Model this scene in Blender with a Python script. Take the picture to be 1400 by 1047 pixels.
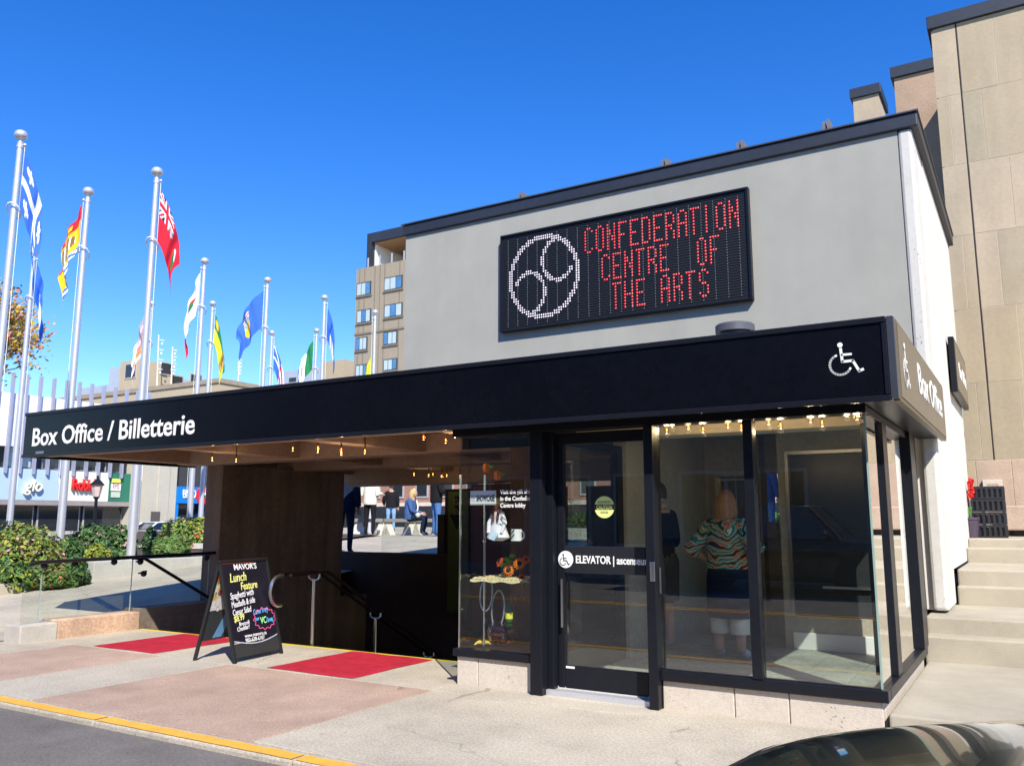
import bpy, bmesh, math, random
from mathutils import Vector, Matrix
random.seed(7)
R = math.radians
sc = bpy.context.scene
for o in list(bpy.data.objects): bpy.data.objects.remove(o)
col = sc.collection

# ---------------------------------------------------------------- camera, sky, sun, exposure
CAM = Vector((0, 0, 1.45)); PITCH = R(9.1); YAW = R(31.2); FPX = 1164.0
cd = bpy.data.cameras.new('camera'); cam = bpy.data.objects.new('camera', cd); col.objects.link(cam)
cam.location = CAM; cam.rotation_euler = (R(90) + PITCH, 0, YAW)
cd.sensor_width = 36; cd.lens = FPX / 1400 * 36; cd.clip_start = .05; cd.clip_end = 2000
sc.camera = cam
SUN_EL, SUN_AZ = R(44), R(135)                      # azimuth clockwise from +Y
w = bpy.data.worlds.new('World'); sc.world = w; w.use_nodes = True
nt = w.node_tree; bg = nt.nodes['Background']
sky = nt.nodes.new('ShaderNodeTexSky'); sky.sky_type = 'NISHITA'; sky.sun_disc = False
sky.sun_elevation = SUN_EL; sky.sun_rotation = SUN_AZ; sky.air_density = 1.0; sky.dust_density = 0.0; sky.ozone_density = 4.0; sky.altitude = 300
hs = nt.nodes.new('ShaderNodeHueSaturation'); hs.inputs['Saturation'].default_value = 1.34; hs.inputs['Hue'].default_value = .515; hs.inputs['Value'].default_value = 1.0
nt.links.new(sky.outputs[0], hs.inputs['Color']); nt.links.new(hs.outputs[0], bg.inputs[0]); bg.inputs[1].default_value = 0.15
ld = bpy.data.lights.new('sun', 'SUN'); ld.energy = 4.6; ld.angle = R(.53); ld.color = (1, .955, .88)
sun = bpy.data.objects.new('sun', ld); col.objects.link(sun)
tos = Vector((math.sin(SUN_AZ) * math.cos(SUN_EL), math.cos(SUN_AZ) * math.cos(SUN_EL), math.sin(SUN_EL)))
sun.rotation_euler = (-tos).to_track_quat('-Z', 'Y').to_euler(); sun.location = (20, -20, 30)
sc.view_settings.view_transform = 'Standard'; sc.view_settings.look = 'None'; sc.view_settings.gamma = 1
sc.view_settings.exposure = 0.68

# ---------------------------------------------------------------- survey helpers: a photo point on a known plane
_fh = Vector((-math.sin(YAW), math.cos(YAW), 0)); _r = Vector((math.cos(YAW), math.sin(YAW), 0)); _z = Vector((0, 0, 1))
_fw = _fh * math.cos(PITCH) + _z * math.sin(PITCH); _up = -_fh * math.sin(PITCH) + _z * math.cos(PITCH)
def ray(x, y): return _fw + _r * ((x - 700) / FPX) + _up * ((523.5 - y) / FPX)
def oy(x, y, Y): d = ray(x, y); return CAM + d * (Y / d.y)
def ox(x, y, X): d = ray(x, y); return CAM + d * (X / d.x)
def oz(x, y, Z): d = ray(x, y); return CAM + d * ((Z - CAM.z) / d.z)
def od(x, y, D): return CAM + ray(x, y) * D

# ---------------------------------------------------------------- materials
MATS = {}
def mat(name, c, rough=.8, var=.12, scale=3.0, bump=0, bscale=60, metal=0, spec=.5, coat=0, emit=None, es=1, speck=0, sscale=40, trans=0, stain=0, fine=None, crack=0, gum=0):
    if name in MATS: return MATS[name]
    m = bpy.data.materials.new(name); m.use_nodes = True; t = m.node_tree; N = t.nodes; L = t.links
    p = N['Principled BSDF']; p.inputs['Roughness'].default_value = rough; p.inputs['Metallic'].default_value = metal
    p.inputs['Specular IOR Level'].default_value = spec; p.inputs['Coat Weight'].default_value = coat
    g = N.new('ShaderNodeNewGeometry'); pos = g.outputs['Position']
    colr = None
    rgb = N.new('ShaderNodeRGB'); rgb.outputs[0].default_value = (*c, 1); colr = rgb.outputs[0]
    def mul(colr, fac_out, lo, hi, fmin=.3, fmax=.7):
        mr = N.new('ShaderNodeMapRange'); mr.inputs[1].default_value = fmin; mr.inputs[2].default_value = fmax
        mr.inputs[3].default_value = lo; mr.inputs[4].default_value = hi; L.new(fac_out, mr.inputs[0])
        mx = N.new('ShaderNodeVectorMath'); mx.operation = 'SCALE'; L.new(colr, mx.inputs[0]); L.new(mr.outputs[0], mx.inputs['Scale']); return mx.outputs[0]
    if var:
        n = N.new('ShaderNodeTexNoise'); n.inputs['Scale'].default_value = scale; n.inputs['Detail'].default_value = 8; n.inputs['Roughness'].default_value = .65
        L.new(pos, n.inputs['Vector']); colr = mul(colr, n.outputs[0], 1 - var, 1 + var)
        n2 = N.new('ShaderNodeTexNoise'); n2.inputs['Scale'].default_value = fine or scale * 14; n2.inputs['Detail'].default_value = 3
        L.new(pos, n2.inputs['Vector']); colr = mul(colr, n2.outputs[0], 1 - var * .7, 1 + var * .7)
    if stain:
        mp = N.new('ShaderNodeMapping'); mp.inputs['Scale'].default_value = (2.2, 2.2, .22); L.new(pos, mp.inputs[0])
        n = N.new('ShaderNodeTexNoise'); n.inputs['Scale'].default_value = 1.6; n.inputs['Detail'].default_value = 5; L.new(mp.outputs[0], n.inputs['Vector'])
        colr = mul(colr, n.outputs[0], 1 - stain, 1 + stain * .25, .35, .6)
    if speck:
        v = N.new('ShaderNodeTexVoronoi'); v.inputs['Scale'].default_value = sscale; v.inputs['Randomness'].default_value = 1; L.new(pos, v.inputs['Vector'])
        n = N.new('ShaderNodeTexNoise'); n.inputs['Scale'].default_value = sscale * .21; n.inputs['Detail'].default_value = 3; L.new(pos, n.inputs['Vector'])
        ad = N.new('ShaderNodeMath'); ad.operation = 'MULTIPLY_ADD'; ad.inputs[1].default_value = .9; L.new(n.outputs[0], ad.inputs[0]); L.new(v.outputs['Distance'], ad.inputs[2]); colr = mul(colr, ad.outputs[0], 1 - speck, 1.0, .44, .56)
    if gum:
        v = N.new('ShaderNodeTexVoronoi'); v.inputs['Scale'].default_value = gum; L.new(pos, v.inputs['Vector']); colr = mul(colr, v.outputs['Distance'], .72, 1.0, .05, .075)
        n = N.new('ShaderNodeTexNoise'); n.inputs['Scale'].default_value = .55; n.inputs['Detail'].default_value = 6; n.inputs['Roughness'].default_value = .7; L.new(pos, n.inputs['Vector']); colr = mul(colr, n.outputs[0], .8, 1.06, .36, .56)
        n = N.new('ShaderNodeTexNoise'); n.inputs['Scale'].default_value = 55; n.inputs['Detail'].default_value = 2; L.new(pos, n.inputs['Vector']); colr = mul(colr, n.outputs[0], .8, 1.15, .36, .66)
    if crack:
        n = N.new('ShaderNodeTexNoise'); n.inputs['Scale'].default_value = 3.0; n.inputs['Detail'].default_value = 6; L.new(pos, n.inputs['Vector'])
        va = N.new('ShaderNodeVectorMath'); va.operation = 'MULTIPLY_ADD'; va.inputs[1].default_value = (.35, .35, .35); L.new(n.outputs['Color'], va.inputs[0]); L.new(pos, va.inputs[2])
        v = N.new('ShaderNodeTexVoronoi'); v.feature = 'DISTANCE_TO_EDGE'; v.inputs['Scale'].default_value = crack; L.new(va.outputs[0], v.inputs['Vector'])
        n3 = N.new('ShaderNodeTexNoise'); n3.inputs['Scale'].default_value = .9; L.new(pos, n3.inputs['Vector']); m3 = N.new('ShaderNodeMath'); m3.operation = 'MULTIPLY_ADD'; m3.inputs[1].default_value = .05; L.new(n3.outputs[0], m3.inputs[0]); L.new(v.outputs['Distance'], m3.inputs[2])
        colr = mul(colr, m3.outputs[0], .68, 1.0, .0205, .0245)
    L.new(colr, p.inputs['Base Color'])
    if bump:
        n = N.new('ShaderNodeTexNoise'); n.inputs['Scale'].default_value = bscale; n.inputs['Detail'].default_value = 4; L.new(pos, n.inputs['Vector'])
        b = N.new('ShaderNodeBump'); b.inputs['Strength'].default_value = bump; b.inputs['Distance'].default_value = .02; L.new(n.outputs[0], b.inputs['Height']); L.new(b.outputs[0], p.inputs['Normal'])
    if emit: p.inputs['Emission Color'].default_value = (*emit, 1); p.inputs['Emission Strength'].default_value = es
    if trans: p.inputs['Transmission Weight'].default_value = trans
    MATS[name] = m; return m

def glassmat(name, tint=(.86, .9, .88), boost=1.0, rough=0.0):
    if name in MATS: return MATS[name]
    m = bpy.data.materials.new(name); m.use_nodes = True; t = m.node_tree; N = t.nodes; L = t.links
    N.remove(N['Principled BSDF']); out = N['Material Output']
    tr = N.new('ShaderNodeBsdfTransparent'); tr.inputs[0].default_value = (*tint, 1)
    gl = N.new('ShaderNodeBsdfGlossy'); gl.inputs['Roughness'].default_value = rough; gl.inputs['Color'].default_value = (1, 1, 1, 1)
    lw = N.new('ShaderNodeLayerWeight'); lw.inputs[0].default_value = .5; pw_ = N.new('ShaderNodeMath'); pw_.operation = 'POWER'; pw_.inputs[1].default_value = 4.2; L.new(lw.outputs['Facing'], pw_.inputs[0])
    fr = N.new('ShaderNodeMath'); fr.operation = 'MULTIPLY_ADD'; fr.inputs[1].default_value = .955; fr.inputs[2].default_value = .045; L.new(pw_.outputs[0], fr.inputs[0])
    mu = N.new('ShaderNodeMath'); mu.operation = 'MULTIPLY'; mu.use_clamp = True; mu.inputs[1].default_value = boost
    L.new(fr.outputs[0], mu.inputs[0]); mx = N.new('ShaderNodeMixShader'); L.new(mu.outputs[0], mx.inputs[0]); L.new(tr.outputs[0], mx.inputs[1]); L.new(gl.outputs[0], mx.inputs[2]); L.new(mx.outputs[0], out.inputs[0])
    MATS[name] = m; return m

asphalt = mat('asphalt', (.155, .136, .118), .95, .14, 2.5, .5, 160, fine=120, speck=.25, sscale=90, crack=.45, gum=6)
walk = mat('sidewalk_concrete', (.455, .395, .298), .92, .1, 1.3, .35, 130, fine=140, speck=.2, sscale=75, crack=.35, gum=4.5)
walk2 = mat('sidewalk_concrete_grey', (.425, .372, .29), .92, .1, 1.7, .35, 130, fine=140, speck=.2, sscale=75, crack=.4, gum=5)
pink = mat('pink_paving', (.415, .288, .21), .92, .12, 2.0, .4, 150, fine=160, speck=.3, sscale=85, crack=.3, gum=4)
aggr = mat('exposed_aggregate', (.45, .395, .295), .95, .12, 2.0, .6, 210, fine=150, speck=.4, sscale=75)
pier_m = mat('pitted_concrete', (.6, .57, .5), .93, .06, 1.5, .25, 110, speck=.5, sscale=24)
white_wall = mat('cream_render', (.66, .62, .54), .9, .03, 1.0, .1, 90, stain=.03)
stucco = mat('grey_stucco', (.36, .348, .296), .93, .06, 1.6, .22, 230, fine=150, stain=.03)
basec = mat('base_concrete', (.55, .48, .39), .9, .1, 2.6, .3, 120, speck=.45, sscale=34)
blackm = mat('black_aluminium', (.009, .010, .014), .34, .15, 2.0, .02, 40, spec=.22)
fasc_m = mat('black_fascia_enamel', (.0035, .004, .0065), .24, .2, 1.2, .008, 8, spec=.16)
parap = mat('dark_parapet_metal', (.022, .026, .036), .5, .15, 1.0, .05, 10)
tan_sign = mat('bronze_sign_face', (.185, .145, .095), .45, .08, 3, 0)
brownc = mat('board_marked_concrete', (.185, .137, .105), .85, .2, 1.6, .3, 30, stain=.3)
soff = mat('soffit_concrete', (.36, .25, .18), .9, .14, 1.3, .25, 25)
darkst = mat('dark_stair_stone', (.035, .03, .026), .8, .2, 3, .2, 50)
stone = mat('sandstone', (.42, .335, .215), .85, .07, 1.2, .12, 60, stain=.08)
stone2 = mat('sandstone_pale', (.455, .36, .24), .85, .07, 1.4, .12, 60, stain=.08)
stone3 = mat('sandstone_grey', (.385, .315, .205), .85, .07, 1.6, .12, 60, stain=.08)
redst = mat('red_sandstone', (.4, .27, .175), .9, .14, 2.0, .3, 30)
whitep = mat('white_paint', (.8, .8, .78), .6, .03, 4)
steel = mat('brushed_steel', (.62, .62, .62), .28, .06, 8, metal=1)
alu = mat('satin_aluminium', (.62, .62, .63), .45, .04, 4, metal=.55)
chrome = mat('chrome', (.75, .75, .75), .12, .03, 4, metal=1)
darkpipe = mat('dark_bronze_pipe', (.05, .045, .04), .3, .05, 4, metal=.6)
carpet = mat('red_carpet', (.42, .022, .04), 1, .2, 6, .5, 260, fine=220, spec=.1)
yellowp = mat('yellow_line_paint', (.72, .36, .04), .8, .14, 5, .2, 120, fine=90)
slate = mat('slate_tile', (.4, .41, .35), .55, .3, 2.4, .15, 25)
grout = mat('pale_grout', (.5, .48, .42), .9, .05, 4)
lobbyw = mat('lobby_concrete', (.43, .38, .29), .85, .14, 1.6, .15, 30)
darkroom = mat('dark_panel', (.03, .034, .034), .25, .2, 2)
glass = glassmat('clear_glass', (.89, .92, .9), 1.8)
glassr = glassmat('balustrade_glass', (.93, .955, .94), .8)
winglass = mat('window_glass_dark', (.02, .025, .03), .06, .1, .5, spec=.8)

# ---------------------------------------------------------------- builders
class MB:
    def __init__(s): s.v = []; s.f = []; s.mi = []; s.cur = 0
    def add(s, vs, fs):
        b = len(s.v); s.v += [tuple(v) for v in vs]; s.f += [[b + i for i in f] for f in fs]; s.mi += [s.cur] * len(fs); return s
    def box(s, a, b, M=None):
        x0, y0, z0 = (min(a[i], b[i]) for i in range(3)); x1, y1, z1 = (max(a[i], b[i]) for i in range(3))
        vs = [Vector(p) for p in ((x0,y0,z0),(x1,y0,z0),(x1,y1,z0),(x0,y1,z0),(x0,y0,z1),(x1,y0,z1),(x1,y1,z1),(x0,y1,z1))]
        if M: vs = [M @ v for v in vs]
        return s.add(vs, [(0,3,2,1),(4,5,6,7),(0,1,5,4),(1,2,6,5),(2,3,7,6),(3,0,4,7)])
    def prism(s, poly, d):                                     # polygon of 3D points extruded by vector d
        n = len(poly); P = [Vector(p) for p in poly]; d = Vector(d); Q = [p + d for p in P]
        return s.add(P + Q, [list(range(n))[::-1], list(range(n, 2*n))] + [(i, (i+1) % n, n + (i+1) % n, n + i) for i in range(n)])
    def tube(s, path, r, n=10, cap=True):
        P = [Vector(p) for p in path]; rs = r if isinstance(r, (list, tuple)) else [r] * len(P); rings = []
        up = None
        for i, p in enumerate(P):
            t = (P[min(i+1, len(P)-1)] - P[max(i-1, 0)]).normalized()
            if up is None: up = Vector((0,0,1)) if abs(t.z) < .9 else Vector((1,0,0))
            a = t.cross(up).normalized(); b = a.cross(t).normalized(); up = b
            rings.append([p + (a * math.cos(2*math.pi*k/n) + b * math.sin(2*math.pi*k/n)) * rs[i] for k in range(n)])
        return s.loft(rings, cap)
    def loft(s, rings, cap=True):
        n = len(rings[0]); vs = [v for r in rings for v in r]; fs = []
        for i in range(len(rings) - 1):
            for k in range(n): fs.append((i*n + k, i*n + (k+1) % n, (i+1)*n + (k+1) % n, (i+1)*n + k))
        if cap: fs.append(list(range(n))[::-1]); fs.append([(len(rings)-1)*n + k for k in range(n)])
        return s.add(vs, fs)
    def lathe(s, prof, c=(0,0,0), n=16, sx=1, sy=1, M=None):
        rings = [[Vector((c[0] + r*sx*math.cos(2*math.pi*k/n), c[1] + r*sy*math.sin(2*math.pi*k/n), c[2] + z)) for k in range(n)] for r, z in prof]
        if M: rings = [[M @ v for v in r] for r in rings]
        return s.loft(rings)
    def ball(s, c, r, n=10, sc3=(1,1,1)):
        c = Vector(c); rings = []
        m = max(4, n // 2 + 1)
        for i in range(m + 1):
            th = math.pi * i / m; rr = max(math.sin(th), .02); rings.append([c + Vector((r*sc3[0]*rr*math.cos(2*math.pi*k/n), r*sc3[1]*rr*math.sin(2*math.pi*k/n), -r*sc3[2]*math.cos(th))) for k in range(n)])
        return s.loft(rings)
    def disc(s, c, r, axis, th, n=24):
        c = Vector(c); a = Vector(axis).normalized(); u = a.orthogonal().normalized(); v = a.cross(u)
        return s.prism([c + (u*math.cos(2*math.pi*k/n) + v*math.sin(2*math.pi*k/n)) * r for k in range(n)], a * th)
    def sheet(s, pts): return s.add(pts, [list(range(len(pts)))])
    def grid(s, nu, nv, fn, mf=None):
        b = len(s.v)
        for j in range(nv + 1):
            for i in range(nu + 1): s.v.append(tuple(fn(i / nu, j / nv)))
        for j in range(nv):
            for i in range(nu):
                k = b + j*(nu+1) + i; s.f.append([k, k+1, k+nu+2, k+nu+1]); s.mi.append(mf((i+.5)/nu, (j+.5)/nv) if mf else s.cur)
        return s
    def mesh(s, name, mats, smooth=False):
        me = bpy.data.meshes.new(name); me.from_pydata(s.v, [], s.f)
        for m in (mats if isinstance(mats, (list, tuple)) else [mats]): me.materials.append(m)
        if any(s.mi): me.polygons.foreach_set('material_index', s.mi)
        bm = bmesh.new(); bm.from_mesh(me); bmesh.ops.recalc_face_normals(bm, faces=bm.faces); bm.to_mesh(me); bm.free()
        if smooth: me.polygons.foreach_set('use_smooth', [True] * len(me.polygons))
        me.update(); return me
    def build(s, name, mats, parent=None, smooth=False, bevel=0, angle=None):
        o = bpy.data.objects.new(name, s.mesh(name, mats, smooth)); col.objects.link(o)
        if smooth and angle is not False:
            o.data.set_sharp_from_angle(angle=R(angle or 40))
        if bevel:
            b = o.modifiers.new('bevel', 'BEVEL'); b.width = bevel; b.segments = 2; b.limit_method = 'ANGLE'; b.angle_limit = R(40)
        if parent: attach(o, parent)
        return o
def attach(o, parent):
    o.parent = parent; o.matrix_parent_inverse = world(parent).inverted()
def world(o):
    m = o.matrix_basis.copy()
    return world(o.parent) @ o.matrix_parent_inverse @ m if o.parent else m
def tag(o, label=None, cat=None, group=None, kind=None):
    if label: o['label'] = label
    if cat: o['category'] = cat
    if group: o['group'] = group
    if kind: o['kind'] = kind
    return o
def thing(name, label, cat, loc=(0,0,0), rz=0, group=None):
    o = bpy.data.objects.new(name, None); col.objects.link(o); o.location = loc; o.rotation_euler = (0, 0, rz); o.empty_display_size = .2
    return tag(o, label, cat, group)
def part(name, fn, m, parent, **k):
    b = MB(); fn(b); return b.build(name, m, parent, **k)
def boxp(name, a, b, m, parent=None, bevel=0): return MB().box(a, b).build(name, m, parent, bevel=bevel)
def struct(o): o['kind'] = 'structure'; return o
def copy_tree(o, parent=None):
    c = o.copy(); col.objects.link(c)
    if parent: c.parent = parent; c.matrix_parent_inverse = o.matrix_parent_inverse.copy()
    for ch in o.children: copy_tree(ch, c)
    return c
def text(name, body, size, loc, rot, m, parent, ext=.002, bold=0, sx=1, align='LEFT', shear=0, space=1):
    cu = bpy.data.curves.new(name, 'FONT'); cu.body = body; cu.size = size; cu.extrude = ext; cu.offset = bold; cu.align_x = align; cu.shear = shear; cu.space_character = space; cu.resolution_u = 3
    t = bpy.data.objects.new('tmp_text', cu); col.objects.link(t); bpy.context.view_layer.update()
    me = bpy.data.meshes.new_from_object(t.evaluated_get(bpy.context.evaluated_depsgraph_get())); bpy.data.objects.remove(t); bpy.data.curves.remove(cu)
    me.materials.clear(); me.materials.append(m)
    M = Matrix.Translation(loc) @ (rot.to_matrix().to_4x4() if not isinstance(rot, Matrix) else rot) @ Matrix.Diagonal((sx, 1, 1, 1)); me.transform(M)
    o = bpy.data.objects.new(name, me); col.objects.link(o)
    if parent: attach(o, parent)
    return o
from mathutils import Euler
FRONT = Euler((R(90), 0, 0)); SIDE = Euler((R(90), 0, R(90)))
def fit_text(name, body, x0, x1, z0, zh, Y, m, parent, **k):          # lettering on a front (-Y) face between two X, cap height zh
    o = text(name, body, zh / .70, (0, 0, 0), FRONT, m, parent, **k)
    xs = [v.co.x for v in o.data.vertices]; s = (x1 - x0) / (max(xs) - min(xs)); mn = min(xs)
    for v in o.data.vertices: v.co = Vector((x0 + (v.co.x - mn) * s, Y + v.co.y, z0 + v.co.z))
    return o
def fit_side(name, body, y0, y1, z0, zh, X, m, parent, **k):           # lettering on a +X face
    o = text(name, body, zh / .70, (0, 0, 0), SIDE, m, parent, **k)
    ys = [v.co.y for v in o.data.vertices]; s = (y1 - y0) / (max(ys) - min(ys)); mn = min(ys)
    for v in o.data.vertices: v.co = Vector((X + v.co.x, y0 + (v.co.y - mn) * s, z0 + v.co.z))
    return o
def wheelchair(b, o, u, v, n, s, t=.004):
    """wheelchair pictogram as strokes, origin o, axes u (right) v (up), outward n, height s"""
    o, u, v, n = Vector(o), Vector(u), Vector(v), Vector(n)
    def P(x, y): return o + u * (x*s) + v * (y*s)
    def stroke(pts, w):
        for a, c in zip(pts, pts[1:]):
            a, c = P(*a), P(*c); d = (c - a); l = d.normalized(); q = n.cross(l) * (w*s/2); e = l * (w*s*.35)
            b.prism([a - q - e, c - q + e, c + q + e, a + q - e], n * t)
    b.disc(P(.33, .92), .075*s, n, t, 14)
    stroke([(.34, .80), (.37, .42), (.66, .42), (.82, .1), (.92, .14)], .075); stroke([(.36, .62), (.62, .62)], .065)
    stroke([(.31 + .30*math.cos(a), .33 + .30*math.sin(a)) for a in [R(110 + k*15) for k in range(16)]], .06)

def shrub(name, label, x, ytop, ybot, hw, D, mats, parent_group=None, n=1500, leaf=.05, fl=None, cat='shrub'):
    c0 = od(x, ybot, D); top = od(x, ytop, D); rad = hw * D / FPX; h = (top - c0).length
    t = thing(name, label, cat, c0, 0, parent_group)
    b = MB(); rnd = random.Random(x * 7 + ytop)
    lobes = [(Vector((rnd.uniform(-.55, .55) * rad, rnd.uniform(-.5, .5) * rad, h * rnd.uniform(.3, .72))), rnd.uniform(.4, .62)) for _ in range(9)]
    for i in range(n):
        ce, lr = rnd.choice(lobes); d = Vector((rnd.gauss(0,1), rnd.gauss(0,1), rnd.gauss(0,1))).normalized(); rr = rnd.uniform(.55, 1.05) ** .6
        p = ce + Vector((d.x * rad * lr * rr, d.y * rad * lr * rr, d.z * h * lr * .75 * rr))
        if p.z < .02: p.z = rnd.uniform(.02, .15 * h)
        nrm = (d + Vector((rnd.uniform(-.8,.8), rnd.uniform(-.8,.8), rnd.uniform(-.2, .9)))).normalized(); u = nrm.orthogonal().normalized(); u.rotate(Matrix.Rotation(rnd.uniform(0, 6.28), 3, nrm)); v = nrm.cross(u)
        s = leaf * rnd.uniform(.45, 1.55); b.cur = rnd.choices(range(len(mats)), [1] * len(mats) if not fl else fl)[0]
        q = p + c0; b.add([q - u*s, q + v*s*.55 + nrm*s*.12, q + u*s, q - v*s*.55 + nrm*s*.12], [(0, 1, 2, 3)])
    b.build('foliage', mats, t)
    st = MB()
    for k in range(6): e = rnd.choice(lobes)[0]; st.tube([c0 + Vector((rnd.uniform(-.1,.1)*rad, rnd.uniform(-.1,.1)*rad, -.05)), c0 + e * .5 + Vector((0,0,.03)), c0 + e], [.018, .012, .006], 5)
    st.build('stem', mat('shrub_bark', (.09, .06, .04)), t)
    return t
def leafm(name, c): return mat(name, c, .55, .25, 6, spec=.35)

# ---- people: one skinned body with regions coloured by limb, head with features, five-fingered hands
def person(name, label, loc, rz, cols, J=None, height=1.7, group=None, bulk=1.0, hair='short', puffy=1.0, extra=None, skirt=None):
    t = thing(name, label, 'person', loc, rz, group); k = height / 1.7
    P = dict(pel=(0,0,.95), spine=(0,0,1.12), chest=(0,.01,1.30), neck=(0,.01,1.455), headb=(0,0,1.53),
             shL=(.17,.01,1.385), elL=(.235,.03,1.11), wrL=(.245,-.03,.87), shR=(-.17,.01,1.385), elR=(-.235,.03,1.11), wrR=(-.245,-.03,.87),
             hipL=(.09,0,.90), knL=(.105,-.01,.50), anL=(.105,.02,.09), toL=(.12,-.13,.035), hipR=(-.09,0,.90), knR=(-.105,-.01,.50), anR=(-.105,.02,.09), toR=(-.12,-.13,.035))
    if J: P.update(J)
    rad = dict(pel=(.155,.12), spine=(.14,.105), chest=(.165,.115), neck=(.055,.055), headb=(.05,.055), shL=(.075,.07), elL=(.048,.048), wrL=(.03,.03), hipL=(.1,.1), knL=(.062,.062), anL=(.042,.045), toL=(.04,.03))
    for a in ('sh','el','wr','hip','kn','an','to'): rad[a+'R'] = rad[a+'L']
    E = [('pel','spine','shirt'),('spine','chest','shirt'),('chest','neck','skin'),('neck','headb','skin')]
    for s in 'LR': E += [('chest','sh'+s,'shirt'),('sh'+s,'el'+s,'sleeve'),('el'+s,'wr'+s,'fore'),('pel','hip'+s,'trouser'),('hip'+s,'kn'+s,'trouser'),('kn'+s,'an'+s,'shin'),('an'+s,'to'+s,'shoe')]
    names = list(P); me = bpy.data.meshes.new(name + '_skin'); me.from_pydata([Vector(P[n]) * k for n in names], [(names.index(a), names.index(c)) for a, c, _ in E], [])
    ob = bpy.data.objects.new('tmp_body', me); col.objects.link(ob); ob.modifiers.new('skin', 'SKIN')
    if not me.skin_vertices: 
        bpy.context.view_layer.objects.active = ob; bpy.ops.mesh.customdata_skin_add()
    for i, n in enumerate(names):
        r = rad[n]; b = bulk if n in ('pel','spine','chest','hipL','hipR') else (1 + (bulk-1)*.5); pf = puffy if n[:2] in ('sp','ch','sh','el') else 1
        me.skin_vertices[0].data[i].radius = (r[0]*k*b*pf, r[1]*k*b*pf); me.skin_vertices[0].data[i].use_root = n == 'pel'
    ss = ob.modifiers.new('sub', 'SUBSURF'); ss.levels = 2; ss.render_levels = 2
    bpy.context.view_layer.update(); bm_ = bpy.data.meshes.new_from_object(ob.evaluated_get(bpy.context.evaluated_depsgraph_get())); bpy.data.objects.remove(ob)
    keys = ['skin','shirt','sleeve','fore','trouser','shin','shoe','hair','dark']; ms = [cols.get(q) or cols['skin'] for q in keys]
    mb = MB(); mb.v = [tuple(v.co) for v in bm_.vertices]; mb.f = [list(p.vertices) for p in bm_.polygons]
    def seg(p, a, c):
        a, c = Vector(a)*k, Vector(c)*k; d = c - a; u = max(0, min(1, (p-a).dot(d)/max(d.length_squared, 1e-9))); return (p - a - d*u).length
    for p in bm_.polygons:
        c = Vector(p.center); best = min(((seg(c, P[a], P[d]) / (max(rad[a][0], rad[d][0])*.35 + .05), r) for a, d, r in E))[1]
        if best == 'skin' and c.z < P['neck'][2]*k - .035: best = 'shirt'
        mb.mi.append(keys.index(best))
    # head
    hc = Vector(P['headb'])*k + Vector((0, -.012, .085))*k
    tilt = cols.get('tilt', Matrix.Identity(3))
    def H(x, y, z): return hc + tilt @ Vector((x, y, z)) * k
    mb.cur = 0; rings = []
    for i in range(13):
        th = math.pi*i/12; z = -math.cos(th)*.118; r = max(math.sin(th), .03); taper = 1 - .22*max(0, -z/.118)
        rings.append([H(.076*r*taper*math.cos(a), .095*r*(taper if math.sin(a) < 0 else 1)*math.sin(a) - .012*max(0,-z/.118), z) for a in [2*math.pi*q/16 for q in range(16)]])
    mb.loft(rings)
    mb.loft([[H(-.010,-.085,.02),H(.010,-.085,.02),H(0,-.07,.03)],[H(-.016,-.088,-.022),H(.016,-.088,-.022),H(0,-.112,-.02)],[H(-.012,-.085,-.03),H(.012,-.085,-.03),H(0,-.095,-.032)]])
    for sx in (-1, 1):
        mb.ball(H(sx*.078, .008, -.005), .028*k, 8, (.35, .7, 1))
        mb.cur = 8; mb.ball(H(sx*.03, -.083, .012), .010*k, 6); mb.cur = 0
    mb.cur = 1 if False else 0
    mb.box(H(-.022,-.092,-.062), H(.022,-.084,-.054))
    # hands
    for s, sx in (('L', 1), ('R', -1)):
        wv = Vector(P['wr'+s])*k; d = (wv - Vector(P['el'+s])*k).normalized(); side = d.cross(Vector((0, 1, 0.01))).normalized(); nr = d.cross(side)
        palm = wv + d*.05*k; mb.cur = 0
        mb.loft([[wv + d*(q*.09*k) + side*(ww*k*math.cos(a)) + nr*(.015*k*math.sin(a)) for a in [2*math.pi*m/8 for m in range(8)]] for q, ww in ((-.1,.026),(.35,.036),(.75,.041),(1,.036))])
        for fi, (off, ln) in enumerate(((-.03,.06),(-.01,.075),(.01,.07),(.03,.055))):
            b0 = wv + d*.085*k + side*off*k; mb.tube([b0, b0 + d*ln*.5*k + nr*.006*k, b0 + d*ln*.9*k + nr*.025*k], [.009*k,.0085*k,.006*k], 6)
        b0 = wv + d*.03*k + side*.03*k*(-sx); mb.tube([b0, b0 + (d*.6 + side*(-sx)*.7)*.035*k, b0 + (d*.95 + side*(-sx)*.45)*.06*k], [.011*k,.010*k,.007*k], 6)
    o = mb.build('body', ms, t, smooth=True, angle=False)
    o.parent = None; o.parent = t; o.matrix_parent_inverse = Matrix.Identity(4)
    def loc_part(nm, fn, m, **kw):
        q = MB(); fn(q); q = q.build(nm, m, None, **kw); q.parent = t; return q
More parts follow.
